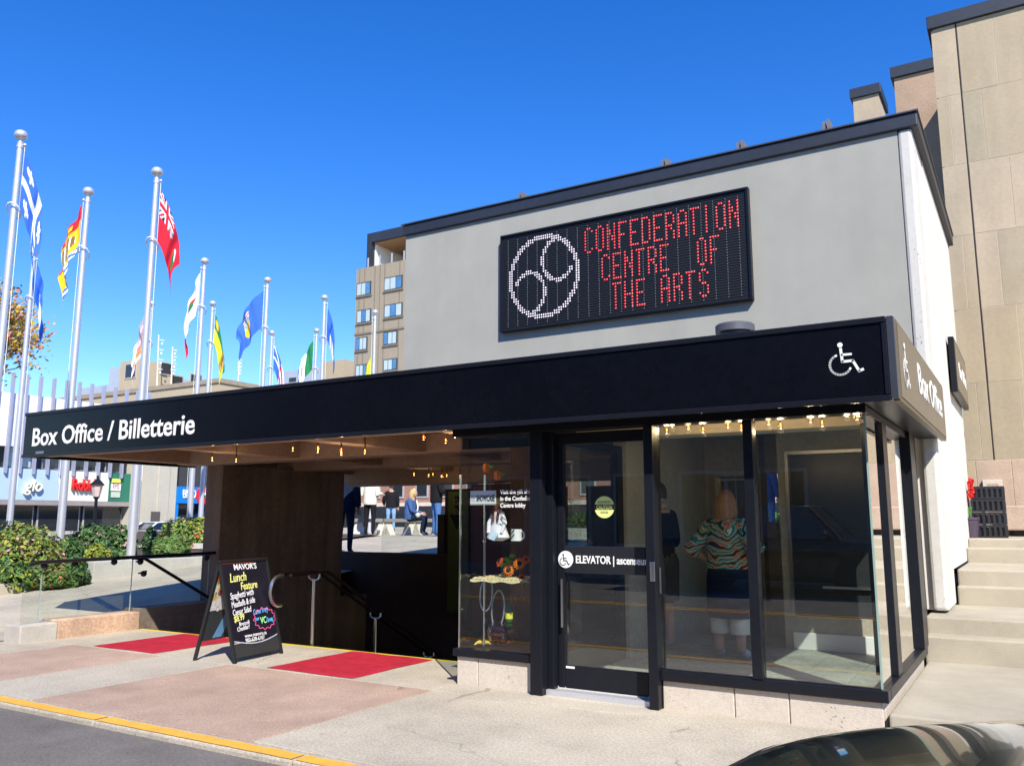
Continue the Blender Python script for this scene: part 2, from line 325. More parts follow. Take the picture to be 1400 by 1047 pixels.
    if hair:
        def hf(q):
            rn = []
            for i in range(11):
                th = math.pi*(.0 + i/10*.62); z = math.cos(th)*.128; r = max(math.sin(th), .03)
                r = r**.8; w_ = .1 if hair == 'bob' else .086; rn.append([H(w_*r*math.cos(a), .012 + (w_ + .013)*r*math.sin(a)*(1 if math.sin(a) > 0 else .8), z + (.02 if math.sin(a) < -.3 else 0)) for a in [2*math.pi*m/18 for m in range(18)]])
            q.loft(rn)
            if hair == 'bob':
                rn = []
                for z, r in ((.04,.1),(-.04,.106),(-.10,.106),(-.17,.094)):
                    rn.append([H(r*math.cos(a), .01 + r*.9*math.sin(a), z + .008*math.sin(a*7)) for a in [R(-15 + 210*m/16) for m in range(17)]])
                n = 17; vs = [v for r_ in rn for v in r_]; q.add(vs, [(i*n+m, i*n+m+1, (i+1)*n+m+1, (i+1)*n+m) for i in range(3) for m in range(16)])
                for m in range(16): a = R(-10 + 200*m/15); q.tube([H(.082*math.cos(a), .01+.084*math.sin(a), .07), H(.1*math.cos(a), .012+.1*math.sin(a), 0), H((.108 + .006*(m % 2))*math.cos(a), .012+.106*math.sin(a), -.1), H(.095*math.cos(a), .01+.095*math.sin(a), -.185 - .02*(m % 3))], [.014*k,.02*k,.02*k,.006*k], 6)
        loc_part('hair', hf, cols['hair'], smooth=True, angle=60)
    if extra: extra(t, loc_part, P, k)
    return t

# ================================================================ GROUND
SX0, SX1, SY0, SY1 = -10.39, -3.72, 7.5, 12.4          # stairwell opening
ZR = -.04
g = MB(); B = 700
g.sheet([(-B,-B,ZR),(B,-B,ZR),(B,SY0,ZR),(-B,SY0,ZR)]); g.sheet([(-B,SY1,ZR),(B,SY1,ZR),(B,B,ZR),(-B,B,ZR)])
g.sheet([(-B,SY0,ZR),(SX0,SY0,ZR),(SX0,SY1,ZR),(-B,SY1,ZR)]); g.sheet([(SX1,SY0,ZR),(B,SY0,ZR),(B,SY1,ZR),(SX1,SY1,ZR)])
struct(g.build('road', asphalt))
sw = struct(boxp('sidewalk', (-40, 4.19, -.3), (14, 7.5, -.022), mat('joint_dirt', (.09, .075, .06), .95, .2, 4)))
def panel(x0, x1, y0, y1, m, nm='paving_panel', z=0): return boxp(nm, (x0+.006, y0+.006, -.1), (x1-.006, y1-.006, z), m, sw, bevel=.006)
ys = 6.2
for x0, x1, m in ((-16.5,-13.2,walk2),(-13.2,-9.78,walk),(-9.78,-8.18,pink),(-8.18,-7.13,walk2),(-7.13,-4.55,pink),(-4.55,-1.0,walk),(-1.0,2.6,walk2),(2.6,6.2,walk),(6.2,9.8,walk2)):
    panel(x0, x1, 4.19, ys, m)
for x0, x1, m in ((-13.2,-10.45,walk),(-10.45,-8.2,walk),(-8.2,-6.9,walk2),(-6.9,-4.56,walk)): panel(x0, x1, ys, 7.5, m)
panel(-4.56, -1.0, ys, 6.56, walk); panel(-1.0, 6, ys, 6.49, walk2)
kerb = struct(boxp('kerb', (-40, 4.02, -.3), (14, 4.18, -.03), walk2))
for i, x in enumerate(range(-38, 13, 2)): boxp('kerb_stone', (x + .006, 4.0, -.29), (x + 1.994, 4.184, -.001 + .001*(i % 2)), walk2, kerb, bevel=.014)
yb = MB(); yr = random.Random(3)
for i, x in enumerate(range(-38, 13, 2)):
    yb.grid(40, 1, lambda u, v, x=x: (x + .012 + u*1.976, 4.012 + v*.118 + (.006*math.sin(u*37+x)+.004*math.sin(u*91)) * (1 if v else .3), .0045))
struct(yb.build('kerb_line', yellowp))
# centre line and far kerb of the street (seen mirrored in the glass)
for y in (-1.05, -1.3): struct(MB().sheet([(-60,y,ZR+.004),(40,y,ZR+.004),(40,y+.11,ZR+.004),(-60,y+.11,ZR+.004)]).build('road_line', yellowp))
struct(boxp('far_sidewalk', (-60, -11.9, -.3), (40, -7.2, .03), walk2))
struct(boxp('far_kerb', (-60, -7.2, -.3), (40, -7.04, .034), walk, bevel=.01))
struct(MB().sheet([(-60,-7.19,.038),(40,-7.19,.038),(40,-7.07,.038),(-60,-7.07,.038)]).build('far_kerb_line', yellowp))
# the sloping plaza beside and behind the stairwell
def pz(y): return 0.0 if y < 6.1 else min(1.0, (y - 6.1) * .086)
def rampm(x, y): return Vector((x, y, pz(y) + .012))
rp = MB(); rp.grid(8, 40, lambda u, v: rampm(-32 + u*(SX0 - .36 + 32), 4.9 + v*9)); struct(rp.build('ramp', walk))
pl = MB(); pl.grid(20, 12, lambda u, v: (-32 + u*42, 13.9 + v*26, max(pz(13.9 + v*26), .74) + .014)); pl.grid(16, 6, lambda u, v: (SX0 - .36 + u*(6.0), 12.42 + v*1.48, pz(12.42 + v*1.48) + .016))
pl.grid(16, 6, lambda u, v: (SX0 + 5.64 + u*3.8, 12.42 + v*1.48, pz(12.42 + v*1.48) + .016)); struct(pl.build('plaza', walk2))
struct(MB().grid(6, 2, lambda u, v: (-32.4 + v*.4, 4.9 + u*35, pz(4.9+u*35)*v + ZR*(1-v) + .01*v)).build('plaza_edge', walk))
# stairwell
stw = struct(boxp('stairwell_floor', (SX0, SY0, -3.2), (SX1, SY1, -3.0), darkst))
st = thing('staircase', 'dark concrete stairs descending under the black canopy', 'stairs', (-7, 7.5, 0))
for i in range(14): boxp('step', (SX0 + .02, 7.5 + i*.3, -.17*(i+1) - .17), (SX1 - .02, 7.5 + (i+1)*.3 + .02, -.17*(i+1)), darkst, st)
boxp('nosing', (SX0 + .02, 7.495, -.04), (-4.56, 7.535, .004), mat('yellow_nosing', (.62, .47, .03), .7), st)
boxp('retaining_wall', (SX0 - .34, SY0, -3.1), (SX0, SY1 - .02, pz(7.5)), brownc, st)
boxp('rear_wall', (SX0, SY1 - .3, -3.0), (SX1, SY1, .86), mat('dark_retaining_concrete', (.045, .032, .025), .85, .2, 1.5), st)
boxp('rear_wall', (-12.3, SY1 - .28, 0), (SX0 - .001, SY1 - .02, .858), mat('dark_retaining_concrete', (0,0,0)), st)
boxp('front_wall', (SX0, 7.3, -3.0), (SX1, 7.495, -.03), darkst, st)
# twin stair rails on forked posts
sr = thing('stair_handrail', 'twin steel handrail on forked posts going down the stairwell', 'handrail', (-7.3, 7.6, 0))
p1 = oy(430, 783, 7.62); RX = p1.x
for k, yy in enumerate((7.62, 8.75, 9.9)):
    zt = p1.z - max(0, (yy - 7.75)) * .55
    def fn(b, yy=yy, zt=zt):
        b.tube([(RX, yy, -.02 if k == 0 else zt - 1.2), (RX, yy, zt - .07)], .021, 10); b.tube([(RX-.085, yy, zt), (RX-.085, yy, zt-.05), (RX-.05, yy, zt-.075), (RX, yy, zt-.08), (RX+.05, yy, zt-.075), (RX+.085, yy, zt-.05), (RX+.085, yy, zt)], .011, 8)
    part('forked_post', fn, steel, sr, smooth=True)
for sx in (-.085, .085): part('rail', lambda b: b.tube([(RX+sx, 7.15, p1.z+.0), (RX+sx, 7.75, p1.z+.012), (RX+sx, 11.9, p1.z - 4.15*.55)], .02, 8), darkpipe, sr, smooth=True)
part('end_loop', lambda b: b.tube([(RX+.085, 7.04, p1.z)] + [(RX+.085, 6.98 - .125*math.sin(R(a)), p1.z - .16 + .16*math.cos(R(a))) for a in range(15, 181, 15)] + [(RX+.085, 7.03, p1.z-.32)], .021, 8), steel, sr, smooth=True)
# side steps on the right of the pavilion
ss = struct(boxp('side_landing', (-.95, 6.5, -.2), (9, 9.06, .15), aggr, bevel=.015))
steps = thing('plaza_steps', 'broad exposed aggregate steps climbing beside the cream wall', 'steps', (2, 9.04, .15))
SL = ((9.04, .38), (9.27, .535), (10.66, .735), (10.84, .905), (12.65, 1.09), (13.1, 1.2))
for i, (y, z) in enumerate(SL):
    y1 = SL[i+1][0] + .05 if i + 1 < len(SL) else 15.7
    x0 = -.97 if i < 2 else -.78
    boxp('step', (x0, y, -.1), (9, y1, z), aggr, steps, bevel=.018)

# ================================================================ PAVILION
YF, ZT, ZB, FXL, FXR = 6.15, 2.81, 2.24, -11.13, -.70
GY, GX = 6.545, -.985
pv = thing('box_office_pavilion', 'grey box office pavilion with black canopy fascia and glazed corner', 'building', (-6, 9.6, 0))
WY, WXL, WXR, WZB, WZT = 9.6, -7.66, -.93, 2.75, 5.61
boxp('front_wall', (WXL, WY, WZB), (WXR, WY + .3, WZT), stucco, pv)
boxp('left_wall', (WXL, WY + .3, WZB), (WXL + .3, 14.2, WZT), stucco, pv)
boxp('rear_wall', (WXL, 14.2, WZB), (-.79, 14.5, WZT), stucco, pv)
boxp('corner_pier', (-.925, WY - .012, .56), (-.788, WY + .5, WZT), pier_m, pv, bevel=.03)
sd = MB().prism([(-.79, WY+.05, .56), (-.79, 10.56, .56), (-.79, 10.56, WZT), (-.79, WY+.05, WZT)], (-.3, 0, 0)); sd.build('side_wall', white_wall, pv, bevel=.01)
MB().prism([(-.783, 10.575, .92), (-.783, 14.2, .92), (-.783, 14.2, WZT), (-.783, 10.575, WZT)], (-.3, 0, 0)).build('side_wall', white_wall, pv, bevel=.008)
boxp('parapet', (WXL - .03, WY - .045, WZT), (-.72, 14.32, 5.765), parap, pv, bevel=.012)
boxp('parapet_flashing', (WXL - .05, WY - .065, 5.769), (-.705, 14.34, 5.785), mat('flashing', (.06, .065, .07), .4), pv)
for px_, py_ in ((1132, 165), (1015, 193), (912, 217), (716, 263)):
    q = oy(px_, py_ + 4, WY + .1)
    def fn(b, q=q):
        b.box((q.x - .05, WY + .02, 5.77), (q.x - .02, WY + .2, q.z + .0)); b.box((q.x + .0, WY + .02, 5.77), (q.x + .03, WY + .2, q.z + .015)); b.box((q.x - .1, WY + .05, 5.786), (q.x + .1, WY + .17, 5.80))
    part('roof_bracket', fn, mat('bracket_grey', (.16, .15, .15), .6), pv)
boxp('roof_deck', (WXL + .1, WY + .1, 5.5), (-.85, 14.3, 5.6), parap, pv)
# canopy
boxp('canopy_roof', (FXL + .05, YF + .06, 2.62), (FXR - .04, WY, ZT - .02), parap, pv)
boxp('canopy_roof', (FXL + .05, WY, 2.62), (WXL, 12.7, ZT - .02), parap, pv)
fa = boxp('fascia', (FXL, YF, ZB), (FXR - .055, YF + .06, ZT), fasc_m, pv, bevel=.004)
for z0, z1 in ((ZT - .035, ZT + .006), (ZB - .006, ZB + .035)): boxp('trim', (FXL - .004, YF - .014, z0), (FXR - .055, YF, z1), blackm, fa, bevel=.004)
boxp('trim', (FXR - .085, YF - .012, ZB + .04), (FXR - .055, YF - .001, ZT - .04), blackm, fa, bevel=.003)
boxp('fascia_end', (FXL, YF + .06, ZB), (FXL + .06, 8.8, ZT), fasc_m, pv)
boxp('corner_trim', (FXR - .053, YF - .008, ZB + .01), (FXR - .004, YF + .06, ZT + .004), mat('grey_corner_trim', (.08, .085, .1), .3, .1, 4, metal=.5), pv, bevel=.004)
# the soffit: slab, beams and coffers
boxp('soffit', (FXL + .06, YF + .07, 2.50), (-4.56, SY1 + .3, 2.61), soff, pv)
boxp('soffit', (-4.56, YF + .07, 2.50), (FXR - .06, WY, 2.61), mat('lobby_soffit', (.42, .36, .27), .9, .06, 2), pv)
for y0, y1, zb in ((YF + .065, 6.5, 2.262), (8.45, 8.8, 2.26), (10.2, 10.6, 2.24), (12.1, 12.68, 2.07)): boxp('soffit_beam', (FXL + .07, y0, zb), (-4.56, y1, 2.498), soff, pv, bevel=.01)
for x in (-11.02, -8.75, -6.6, -4.82): boxp('soffit_rib', (x, 6.5, 2.275), (x + .24, 12.1, 2.497), soff, pv, bevel=.008)
boxp('lobby_beam', (-3.7, 7.3, 2.2), (GX - .02, 7.62, 2.497), mat('lobby_soffit', (0, 0, 0)), pv, bevel=.01)
boxp('front_head', (-4.56, 6.46, 2.205), (GX + .02, 6.62, 2.5), blackm, pv, bevel=.004)
boxp('side_head', (GX - .07, 6.62, 2.2), (GX + .02, 8.95, 2.5), blackm, pv, bevel=.004)
# side sign board with its lettering
sb = boxp('side_sign_board', (FXR - .05, YF + .062, ZB), (FXR, 9.72, ZT), mat('sign_frame_bronze', (.12, .09, .05), .4, .1, 3), pv, bevel=.006)
boxp('sign_face', (FXR + .001, YF + .1, ZB + .03), (FXR + .006, 9.68, ZT - .03), tan_sign, sb)
wp = mat('white_lettering', (.82, .81, .76), .5, .02, 4)
fit_side('lettering', 'Box Office', 7.35, 9.35, 2.44, .24, FXR + .009, wp, sb, bold=.003)
b = MB(); wheelchair(b, (FXR + .008, 6.42, 2.36), (0, 1, 0), (0, 0, 1), (1, 0, 0), .33); b.build('wheelchair_symbol', wp, sb)
boxp('side_underside', (GX + .03, YF + .07, ZB + .02), (FXR - .051, 9.58, ZB + .06), blackm, pv)
# fascia lettering
a = oy(44, 610, YF); c = oy(266, 592, YF)
fit_text('lettering', 'Box Office / Billetterie', a.x, c.x, oy(50, 609, YF).z, .225, YF - .004, wp, fa, bold=.005, space=1.0)
q = oy(1135, 515, YF); b = MB(); wheelchair(b, (q.x, YF - .001, q.z - .0), (1, 0, 0), (0, 0, 1), (0, -1, 0), .235, .004); b.build('wheelchair_symbol', wp, fa)
q = oy(49, 622, YF); boxp('maker_plate', (q.x, YF - .005, q.z - .01), (q.x + .17, YF - .001, q.z + .045), mat('dull_plate', (.18, .19, .24), .5), fa)
# glazing: sill, posts, panes
boxp('sill', (-2.585, 6.50, .215), (GX + .04, 6.62, .295), blackm, pv, bevel=.006); boxp('sill', (GX - .075, 6.622, .217), (GX + .042, 9.02, .293), blackm, pv, bevel=.006)
for x0, x1 in ((-2.585, -2.02), (-2.02, -1.62), (-1.62, GX + .0)): boxp('base_slab', (x0 + .003, 6.535, -.05), (x1 - .003, 6.62, .214), basec, pv, bevel=.008)
boxp('base_slab', (GX - .085, 6.623, -.05), (GX + .0, 9.03, .214), basec, pv, bevel=.008)
boxp('mullion', (-1.865, 6.49, .296), (-1.79, 6.6, 2.204), blackm, pv, bevel=.004)
boxp('post', (GX - .13, 7.14, .294), (GX + .03, 7.36, 2.2), blackm, pv, bevel=.004)
boxp('post', (GX - .11, 8.72, .294), (GX + .05, 9.06, 2.5), blackm, pv, bevel=.004)
boxp('post', (GX - .06, 9.3, .3), (GX + .02, 9.42, 2.5), blackm, pv, bevel=.004)
for x0, x1 in ((-2.58, -1.866), (-1.789, GX)): boxp('pane', (x0 + .002, 6.54, .296), (x1 - .002, 6.55, 2.203), glass, pv)
for y0, y1 in ((6.556, 7.138), (7.362, 8.718)): boxp('pane', (GX - .008, y0, .296), (GX + .002, y1, 2.2), glass, pv)
boxp('pane_edge', (GX - .009, 6.5395, .297), (GX + .004, 6.5545, 2.2), mat('green_glass_edge', (.25, .36, .3), .1, .05, 5), pv)
# downlight on the canopy roof
dl = thing('roof_vent_cap', 'low round grey cap on the canopy roof under the lit sign', 'vent', (0, 0, 0)); q = oy(1005, 455, 8.6)
b = MB(); b.lathe([(.15, -.35), (.15, .0), (.2, .0), (.2, .07), (.185, .085), (.02, .09)], (q.x, 8.6, q.z), 24); b.build('cap', mat('vent_grey', (.09, .09, .1), .45), dl, smooth=True)
# floor tiles, lobby walls
fl = struct(boxp('lobby_floor', (-3.7, 6.63, -.2), (GX - .09, 13.5, .062), grout))
tm = None
for i in range(6):
    for j in range(9):
        x = -3.62 + i*.43; y = 6.66 + j*.43
        if tm is None:
            tm = MB().box((.004, .004, 0), (.426, .426, .012)).mesh('floor_tile', slate)
        o = bpy.data.objects.new('floor_tile', tm); col.objects.link(o); o.location = (x, y, .06); attach(o, fl); 
boxp('lobby_partition', (-3.72, 8.2, .03), (-3.58, 13.4, 2.5), lobbyw, pv)
LB = 9.75
boxp('lobby_rear_wall', (-2.42, LB, .07), (-1.06, LB + .2, .42), lobbyw, pv); boxp('lobby_rear_wall', (-2.42, LB, 2.2), (-1.06, LB + .2, 2.5), lobbyw, pv)
boxp('lobby_rear_wall', (-2.42, LB, .42), (-2.33, LB + .2, 2.2), lobbyw, pv); boxp('lobby_rear_wall', (-1.28, LB, .42), (-1.06, LB + .2, 2.2), lobbyw, pv)
boxp('baseboard', (-2.33, LB - .03, .073), (-1.08, LB - .001, .25), whitep, pv, bevel=.006)
boxp('dark_panel', (-2.33, LB + .03, .42), (-1.28, LB + .06, 2.2), darkroom, pv)
for a, c in (((-2.335, LB - .02, .42), (-2.30, LB + .03, 2.2)), ((-2.3, LB - .02, 2.165), (-1.28, LB + .03, 2.2)), ((-2.0, LB - .015, .72), (-1.5, LB + .03, .745))): boxp('panel_trim', a, c, steel, pv)
# elevator in its recess
ev = thing('elevator', 'brushed steel elevator doors in a concrete recess behind the glass', 'elevator', (-3.0, 10.6, .07)); EY = 10.7
boxp('surround', (-3.58, EY, 2.05), (-2.88, EY + .3, 2.5), lobbyw, ev); boxp('surround', (-3.58, EY, .07), (-3.50, EY + .3, 2.05), lobbyw, ev)
for x0, x1 in ((-3.44, -3.21), (-3.20, -2.97)): boxp('door_leaf', (x0, EY + .08, .08), (x1, EY + .11, 1.99), mat('lift_door_steel', (.2, .19, .17), .3, .1, 3, metal=.9), ev)
for x0, x1, z0, z1 in ((-3.50, -3.44, .07, 2.05), (-2.97, -2.90, .07, 2.05), (-3.44, -2.97, 1.99, 2.05)): boxp('jamb', (x0, EY - .03, z0), (x1, EY + .12, z1), steel, ev)
boxp('call_panel', (-2.96, EY - .05, 1.0), (-2.91, EY - .031, 1.25), steel, ev); boxp('sidewall', (-2.895, EY, .07), (-2.87, EY + .3, 2.05), lobbyw, ev)
boxp('grab_rail', (-3.35, EY - .09, 1.93), (-2.95, EY - .065, 1.955), steel, ev)
boxp('lobby_rear_wall', (-2.868, 10.9, .07), (-2.42, 11.0, 1.42), lobbyw, pv); boxp('lobby_rear_wall', (-2.42, LB + .2, .07), (-2.36, 11.0, 2.5), lobbyw, pv); boxp('lobby_rear_wall', (-2.868, 10.9, 2.02), (-2.42, 11.0, 2.5), lobbyw, pv)
boxp('lobby_ceiling', (-3.72, WY, 2.5), (-.95, 11.4, 2.62), mat('lobby_soffit', (0,0,0)), pv)
# partition glazing between lobby and stairs
boxp('partition_frame', (-3.70, 6.66, 2.12), (-3.62, 8.198, 2.2), blackm, pv); boxp('partition_frame', (-3.70, 8.07, .07), (-3.62, 8.198, 2.12), blackm, pv); boxp('partition_frame', (-3.70, 6.66, .03), (-3.62, 8.07, .3), blackm, pv)
boxp('partition_pane', (-3.665, 6.66, .3), (-3.655, 8.07, 2.12), glassmat('clear_glass'), pv)

# ---------------------------------------------------------------- automatic door
dr = thing('elevator_door', 'black framed glass automatic door reading ELEVATOR ascenseur', 'door', (-3.1, 6.66, 0)); DY = 6.63
boxp('jamb', (-3.735, 6.46, 0), (-3.62, 6.6, 2.204), blackm, dr, bevel=.006); boxp('jamb', (-3.618, 6.56, 0), (-3.56, 6.68, 2.204), blackm, dr, bevel=.004); boxp('jamb', (-2.665, 6.45, 0), (-2.587, 6.62, 2.204), blackm, dr, bevel=.006)
fr = boxp('top_rail', (-3.555, DY, 2.1), (-2.668, DY + .05, 2.2), blackm, dr, bevel=.004)
boxp('stile', (-3.555, DY, .05), (-3.49, DY + .05, 2.1), blackm, dr, bevel=.004); boxp('stile', (-2.74, DY, .05), (-2.668, DY + .05, 2.1), blackm, dr, bevel=.004)
bt = boxp('bottom_rail', (-3.489, DY, .05), (-2.741, DY + .05, .235), blackm, dr, bevel=.004)
mr = boxp('middle_rail', (-3.489, DY - .006, 1.0), (-2.741, DY + .05, 1.225), mat('black_rail_panel', (.014, .014, .018), .4, .1, 3), dr, bevel=.004)
for z0, z1 in ((.235, 1.0), (1.225, 2.1)): boxp('pane', (-3.489, DY + .02, z0), (-2.741, DY + .03, z1), glass, dr)
a = oy(788, 763, DY); c = oy(886, 763, DY)
fit_text('lettering', 'ELEVATOR | ascenseur', a.x, c.x, 1.085, .062, DY - .009, wp, mr, bold=.002)
cx = oy(774, 760, DY); part('badge', lambda b: b.disc((cx.x, DY - .0065, 1.112), .072, (0, -1, 0), .004, 28), whitep, mr)
b = MB(); wheelchair(b, (cx.x - .055, DY - .011, 1.06), (1,0,0), (0,0,1), (0,-1,0), .1, .002); b.build('wheelchair_symbol', blackm, mr)
cx = oy(825, 693, DY); stk = part('caution_sticker', lambda b: b.disc((cx.x, DY + .0195, cx.z), .092, (0, -1, 0), .0015, 32), mat('sticker_yellow', (.74, .78, .25), .5, .02, 4), dr)
boxp('band', (cx.x - .09, DY + .0165, cx.z - .022), (cx.x + .09, DY + .0178, cx.z + .022), blackm, stk)
fit_text('lettering', 'CAUTION', cx.x - .074, cx.x + .074, cx.z - .0155, .031, DY + .0155, mat('sticker_yellow', (0,0,0)), stk, bold=.002, ext=.0005)
fit_text('lettering', 'AUTOMATIC', cx.x - .062, cx.x + .062, cx.z + .033, .018, DY + .0165, blackm, stk, ext=.0005); fit_text('lettering', 'DOOR', cx.x - .034, cx.x + .034, cx.z - .054, .019, DY + .0165, blackm, stk, ext=.0005)
q = oy(891, 781, 6.45); boxp('push_plate', (q.x - .012, 6.442, q.z - .075), (q.x + .028, 6.449, q.z + .075), steel, dr, bevel=.003)
q = oy(908, 793, 6.53); boxp('pull_handle', (-2.575, 6.50, q.z - .1), (-2.563, 6.512, q.z + .1), steel, dr)
boxp('pull_handle', (-3.5, DY - .05, .55), (-3.485, DY - .035, .95), steel, dr)
boxp('label_strip', (-3.48, DY - .005, .215), (-3.40, DY - .001, .232), whitep, bt)
boxp('threshold', (-3.618, 6.52, -.02), (-2.665, 6.72, .045), alu, dr, bevel=.004)

# ================================================================ LIT MESSAGE SIGN
LX0, LX1, LZ0, LZ1 = -5.955, -2.545, 3.935, 5.29; LY = WY
ls = thing('led_sign', 'large black LED message board with red dot lettering and white round logo', 'sign', ((LX0+LX1)/2, LY, LZ0))
boxp('cabinet', (LX0 + .012, LY - .06, LZ0 + .012), (LX1 - .02, LY - .002, LZ1 - .012), mat('led_matrix_black', (.006, .006, .007), .55, .2, 20), ls)
for a, c in (((LX0, LZ1-.03), (LX1, LZ1)), ((LX0, LZ0), (LX1, LZ0+.025)), ((LX0, LZ0+.025), (LX0+.02, LZ1-.03)), ((LX1-.035, LZ0+.025), (LX1, LZ1-.03))):
    boxp('frame', (a[0], LY - .085, a[1]), (c[0], LY - .003, c[1]), blackm, ls, bevel=.006)
slats = MB()
for i in range(40): z = LZ0 + .06 + i*(LZ1-LZ0-.12)/39; slats.box((LX0+.04, LY-.066, z-.002), (LX1-.05, LY-.0605, z+.002))
o = slats.build('louvre', mat('louvre_black', (.013, .013, .014), .5), ls); o['kind'] = 'stuff'
DOTY = LY - .0665
def dots(name, pts, m, r):
    b = MB()
    for x, z in pts: b.add([(x + r*math.cos(R(60*k)), DOTY, z + r*math.sin(R(60*k))) for k in range(6)] + [(x, DOTY - .006, z)], [(k, (k+1) % 6, 6) for k in range(6)])
    o = b.build(name, m, ls); o['kind'] = 'stuff'; return o
ledr = mat('led_red', (.3, .01, .01), .4, 0, emit=(1, .02, .03), es=1.15); ledw = mat('led_white', (.6, .55, .6), .4, 0, emit=(.9, .82, .95), es=.5); ledo = mat('led_off', (.34, .36, .36), .4, 0)
FONT = {'C': ['.11.','1..1','1...','1...','1...','1...','1...','1..1','.11.'], 'O': ['.11.','1..1','1..1','1..1','1..1','1..1','1..1','1..1','.11.'],
 'N': ['1..1','1..1','11.1','11.1','1.11','1.11','1..1','1..1','1..1'], 'F': ['1111','1...','1...','1...','111.','1...','1...','1...','1...'],
 'E': ['1111','1...','1...','1...','111.','1...','1...','1...','1111'], 'D': ['111.','1..1','1..1','1..1','1..1','1..1','1..1','1..1','111.'],
 'R': ['111.','1..1','1..1','1..1','111.','1.1.','1..1','1..1','1..1'], 'A': ['.11.','1..1','1..1','1..1','1111','1..1','1..1','1..1','1..1'],
 'T': ['1111','.1..','.1..','.1..','.1..','.1..','.1..','.1..','.1..'], 'I': ['.1..','.1..','.1..','.1..','.1..','.1..','.1..','.1..','.1..'],
 'H': ['1..1','1..1','1..1','1..1','1111','1..1','1..1','1..1','1..1'], 'S': ['.11.','1..1','1...','1...','.11.','...1','...1','1..1','.11.'], ' ': ['....']*9}
def row(txt, xs, xe, zt, zb):
    n = len(txt)*5 - 1; dx = (xe - xs)/(n-1); dz = (zt - zb)/8; pts = []
    for i, ch in enumerate(txt):
        for r in range(9):
            for q in range(4):
                if FONT[ch][r][q] == '1': pts.append((xs + (i*5+q)*dx, zt - r*dz))
    return pts
A = oy(803, 316, LY); Bq = oy(803, 346, LY); E1 = oy(1010, 280, LY); h = A.z - Bq.z; hh = h + .02
dx = (E1.x - A.x)/13
dots('lettering', row('CONFEDERATION', A.x, E1.x, A.z, A.z - hh), ledr, .0108)
q = oy(826, 352, LY); dots('lettering', row('CENTRE  OF', q.x, oy(985, 352, LY).x, q.z, q.z - hh), ledr, .0108)
q = oy(841, 390, LY); dots('lettering', row('THE ARTS', q.x, oy(970, 388, LY).x, q.z, q.z - hh), ledr, .0108)
pts = [(LX0 + .12 + i*.1505, LZ0 + .07 + j*.033) for i in range(22) for j in range(37)]; dots('module_dots', pts, ledo, .0055)
cl, cr = oy(699, 379, LY).x, oy(796, 379, LY).x; lc = ((cl+cr)/2, oy(747, 379, LY).z); rx = (cr-cl)/2; rz = (oy(747, 322, LY).z - oy(747, 437, LY).z)/2; pts = []
for i in range(-40, 41):
    for j in range(-40, 41):
        x, z = i*.0325, j*.0325; d = math.hypot(x/rx, z/rz); on = .88 < d < 1.0
        for sx in (1, -1):
            ex, ez = (x*sx - .40*rx)/(.45*rx), (z*sx - .36*rz)/(.52*rz); dd = math.hypot(ex, ez); an = math.degrees(math.atan2(ez, ex))
            if .84 < dd < 1.04 and d < 1.0 and not (-25 < an < 35) and not (35 <= an < 60): on = True
        if on: pts.append((lc[0] + x, lc[1] + z))
dots('logo', pts, ledw, .0112)

# ================================================================ RED CARPETS
cm = thing
for x0, x1, lab in ((-9.46, -8.37, 'red carpet mat on the sidewalk left of the sandwich board'), (-6.62, -5.50, 'red carpet mat between sandwich board and glass showcase')):
    b = MB(); b.grid(26, 26, lambda u, v: (x0 + u*(x1-x0) + .008*math.sin(v*9), 6.24 + v*1.25 + .008*math.sin(u*7+x0), .012 + .003*math.sin(u*11)*math.sin(v*8) - (.007 if min(u, v, 1-u, 1-v) < .02 else 0)))
    tag(b.build('carpet_mat', carpet, smooth=True, angle=False), lab, 'mat', 'red carpet mats')

# ================================================================ GLASS BALUSTRADE
BX = -10.55
bl = thing('glass_balustrade', 'clear glass balustrade with dark handrail on a low stone plinth', 'balustrade', (BX, 6, 0))
pk = mat('pink_granite_plinth', (.5, .33, .22), .85, .3, 2.2, .3, 60, stain=.2); gk = mat('plinth_end_concrete', (.46, .42, .36), .9, .12, 3, .4, 80)
boxp('plinth', (SX0 - .34, 6.36, -.1), (SX0 + .004, 7.498, .225), pk, bl, bevel=.012); boxp('plinth_end', (SX0 - .34, 5.9, -.1), (SX0 + .006, 6.357, .2), gk, bl, bevel=.012)
boxp('kerb', (SX0 - .345, 7.5, .1), (SX0 - .001, 8.74, .262), mat('kerb_dark', (.16, .13, .1), .9, .15, 2), bl)
for y0, y1 in ((5.98, 6.2), (6.215, 7.45), (7.465, 8.72)): 
    o = boxp('glass_panel', (BX - .006, y0, .2), (BX + .006, y1, .93), glassr, bl)
    boxp('edge', (BX - .007, y1 - .006, .23), (BX + .007, y1 + .001, .93), mat('glass_edge', (.3, .36, .33), .2), o)
zr = ox(300, 757, BX + .1).z
part('handrail', lambda b: b.tube([(BX + .09, 5.98, zr - .04), (BX + .09, 6.1, zr - .01), (BX + .09, 8.76, zr + .02)], .024, 10), mat('black_rail', (.025, .022, .022), .25, .05, 3, metal=.5), bl, smooth=True)
part('handrail', lambda b: b.tube([(BX + .2, 7.3, zr - .0), (BX + .2, 7.5, zr - .02), (BX + .2, 8.75, zr - .70), (BX + .2, 10.8, zr - 1.85)], .022, 10), mat('black_rail', (0,0,0)), bl, smooth=True)
for y, x, z in ((6.2, 0, -.05), (6.6, 0, -.05), (7.15, 0, -.05), (7.5, .06, -.06), (8.65, 0, -.05), (7.55, .08, -.22)):
    part('bracket', lambda b: (b.ball((BX + .03 + x, y, zr + z), .042, 12), b.tube([(BX, y, zr + z), (BX + .09 + x, y, zr + z + .035)], .012, 6)), blackm, bl, smooth=True)
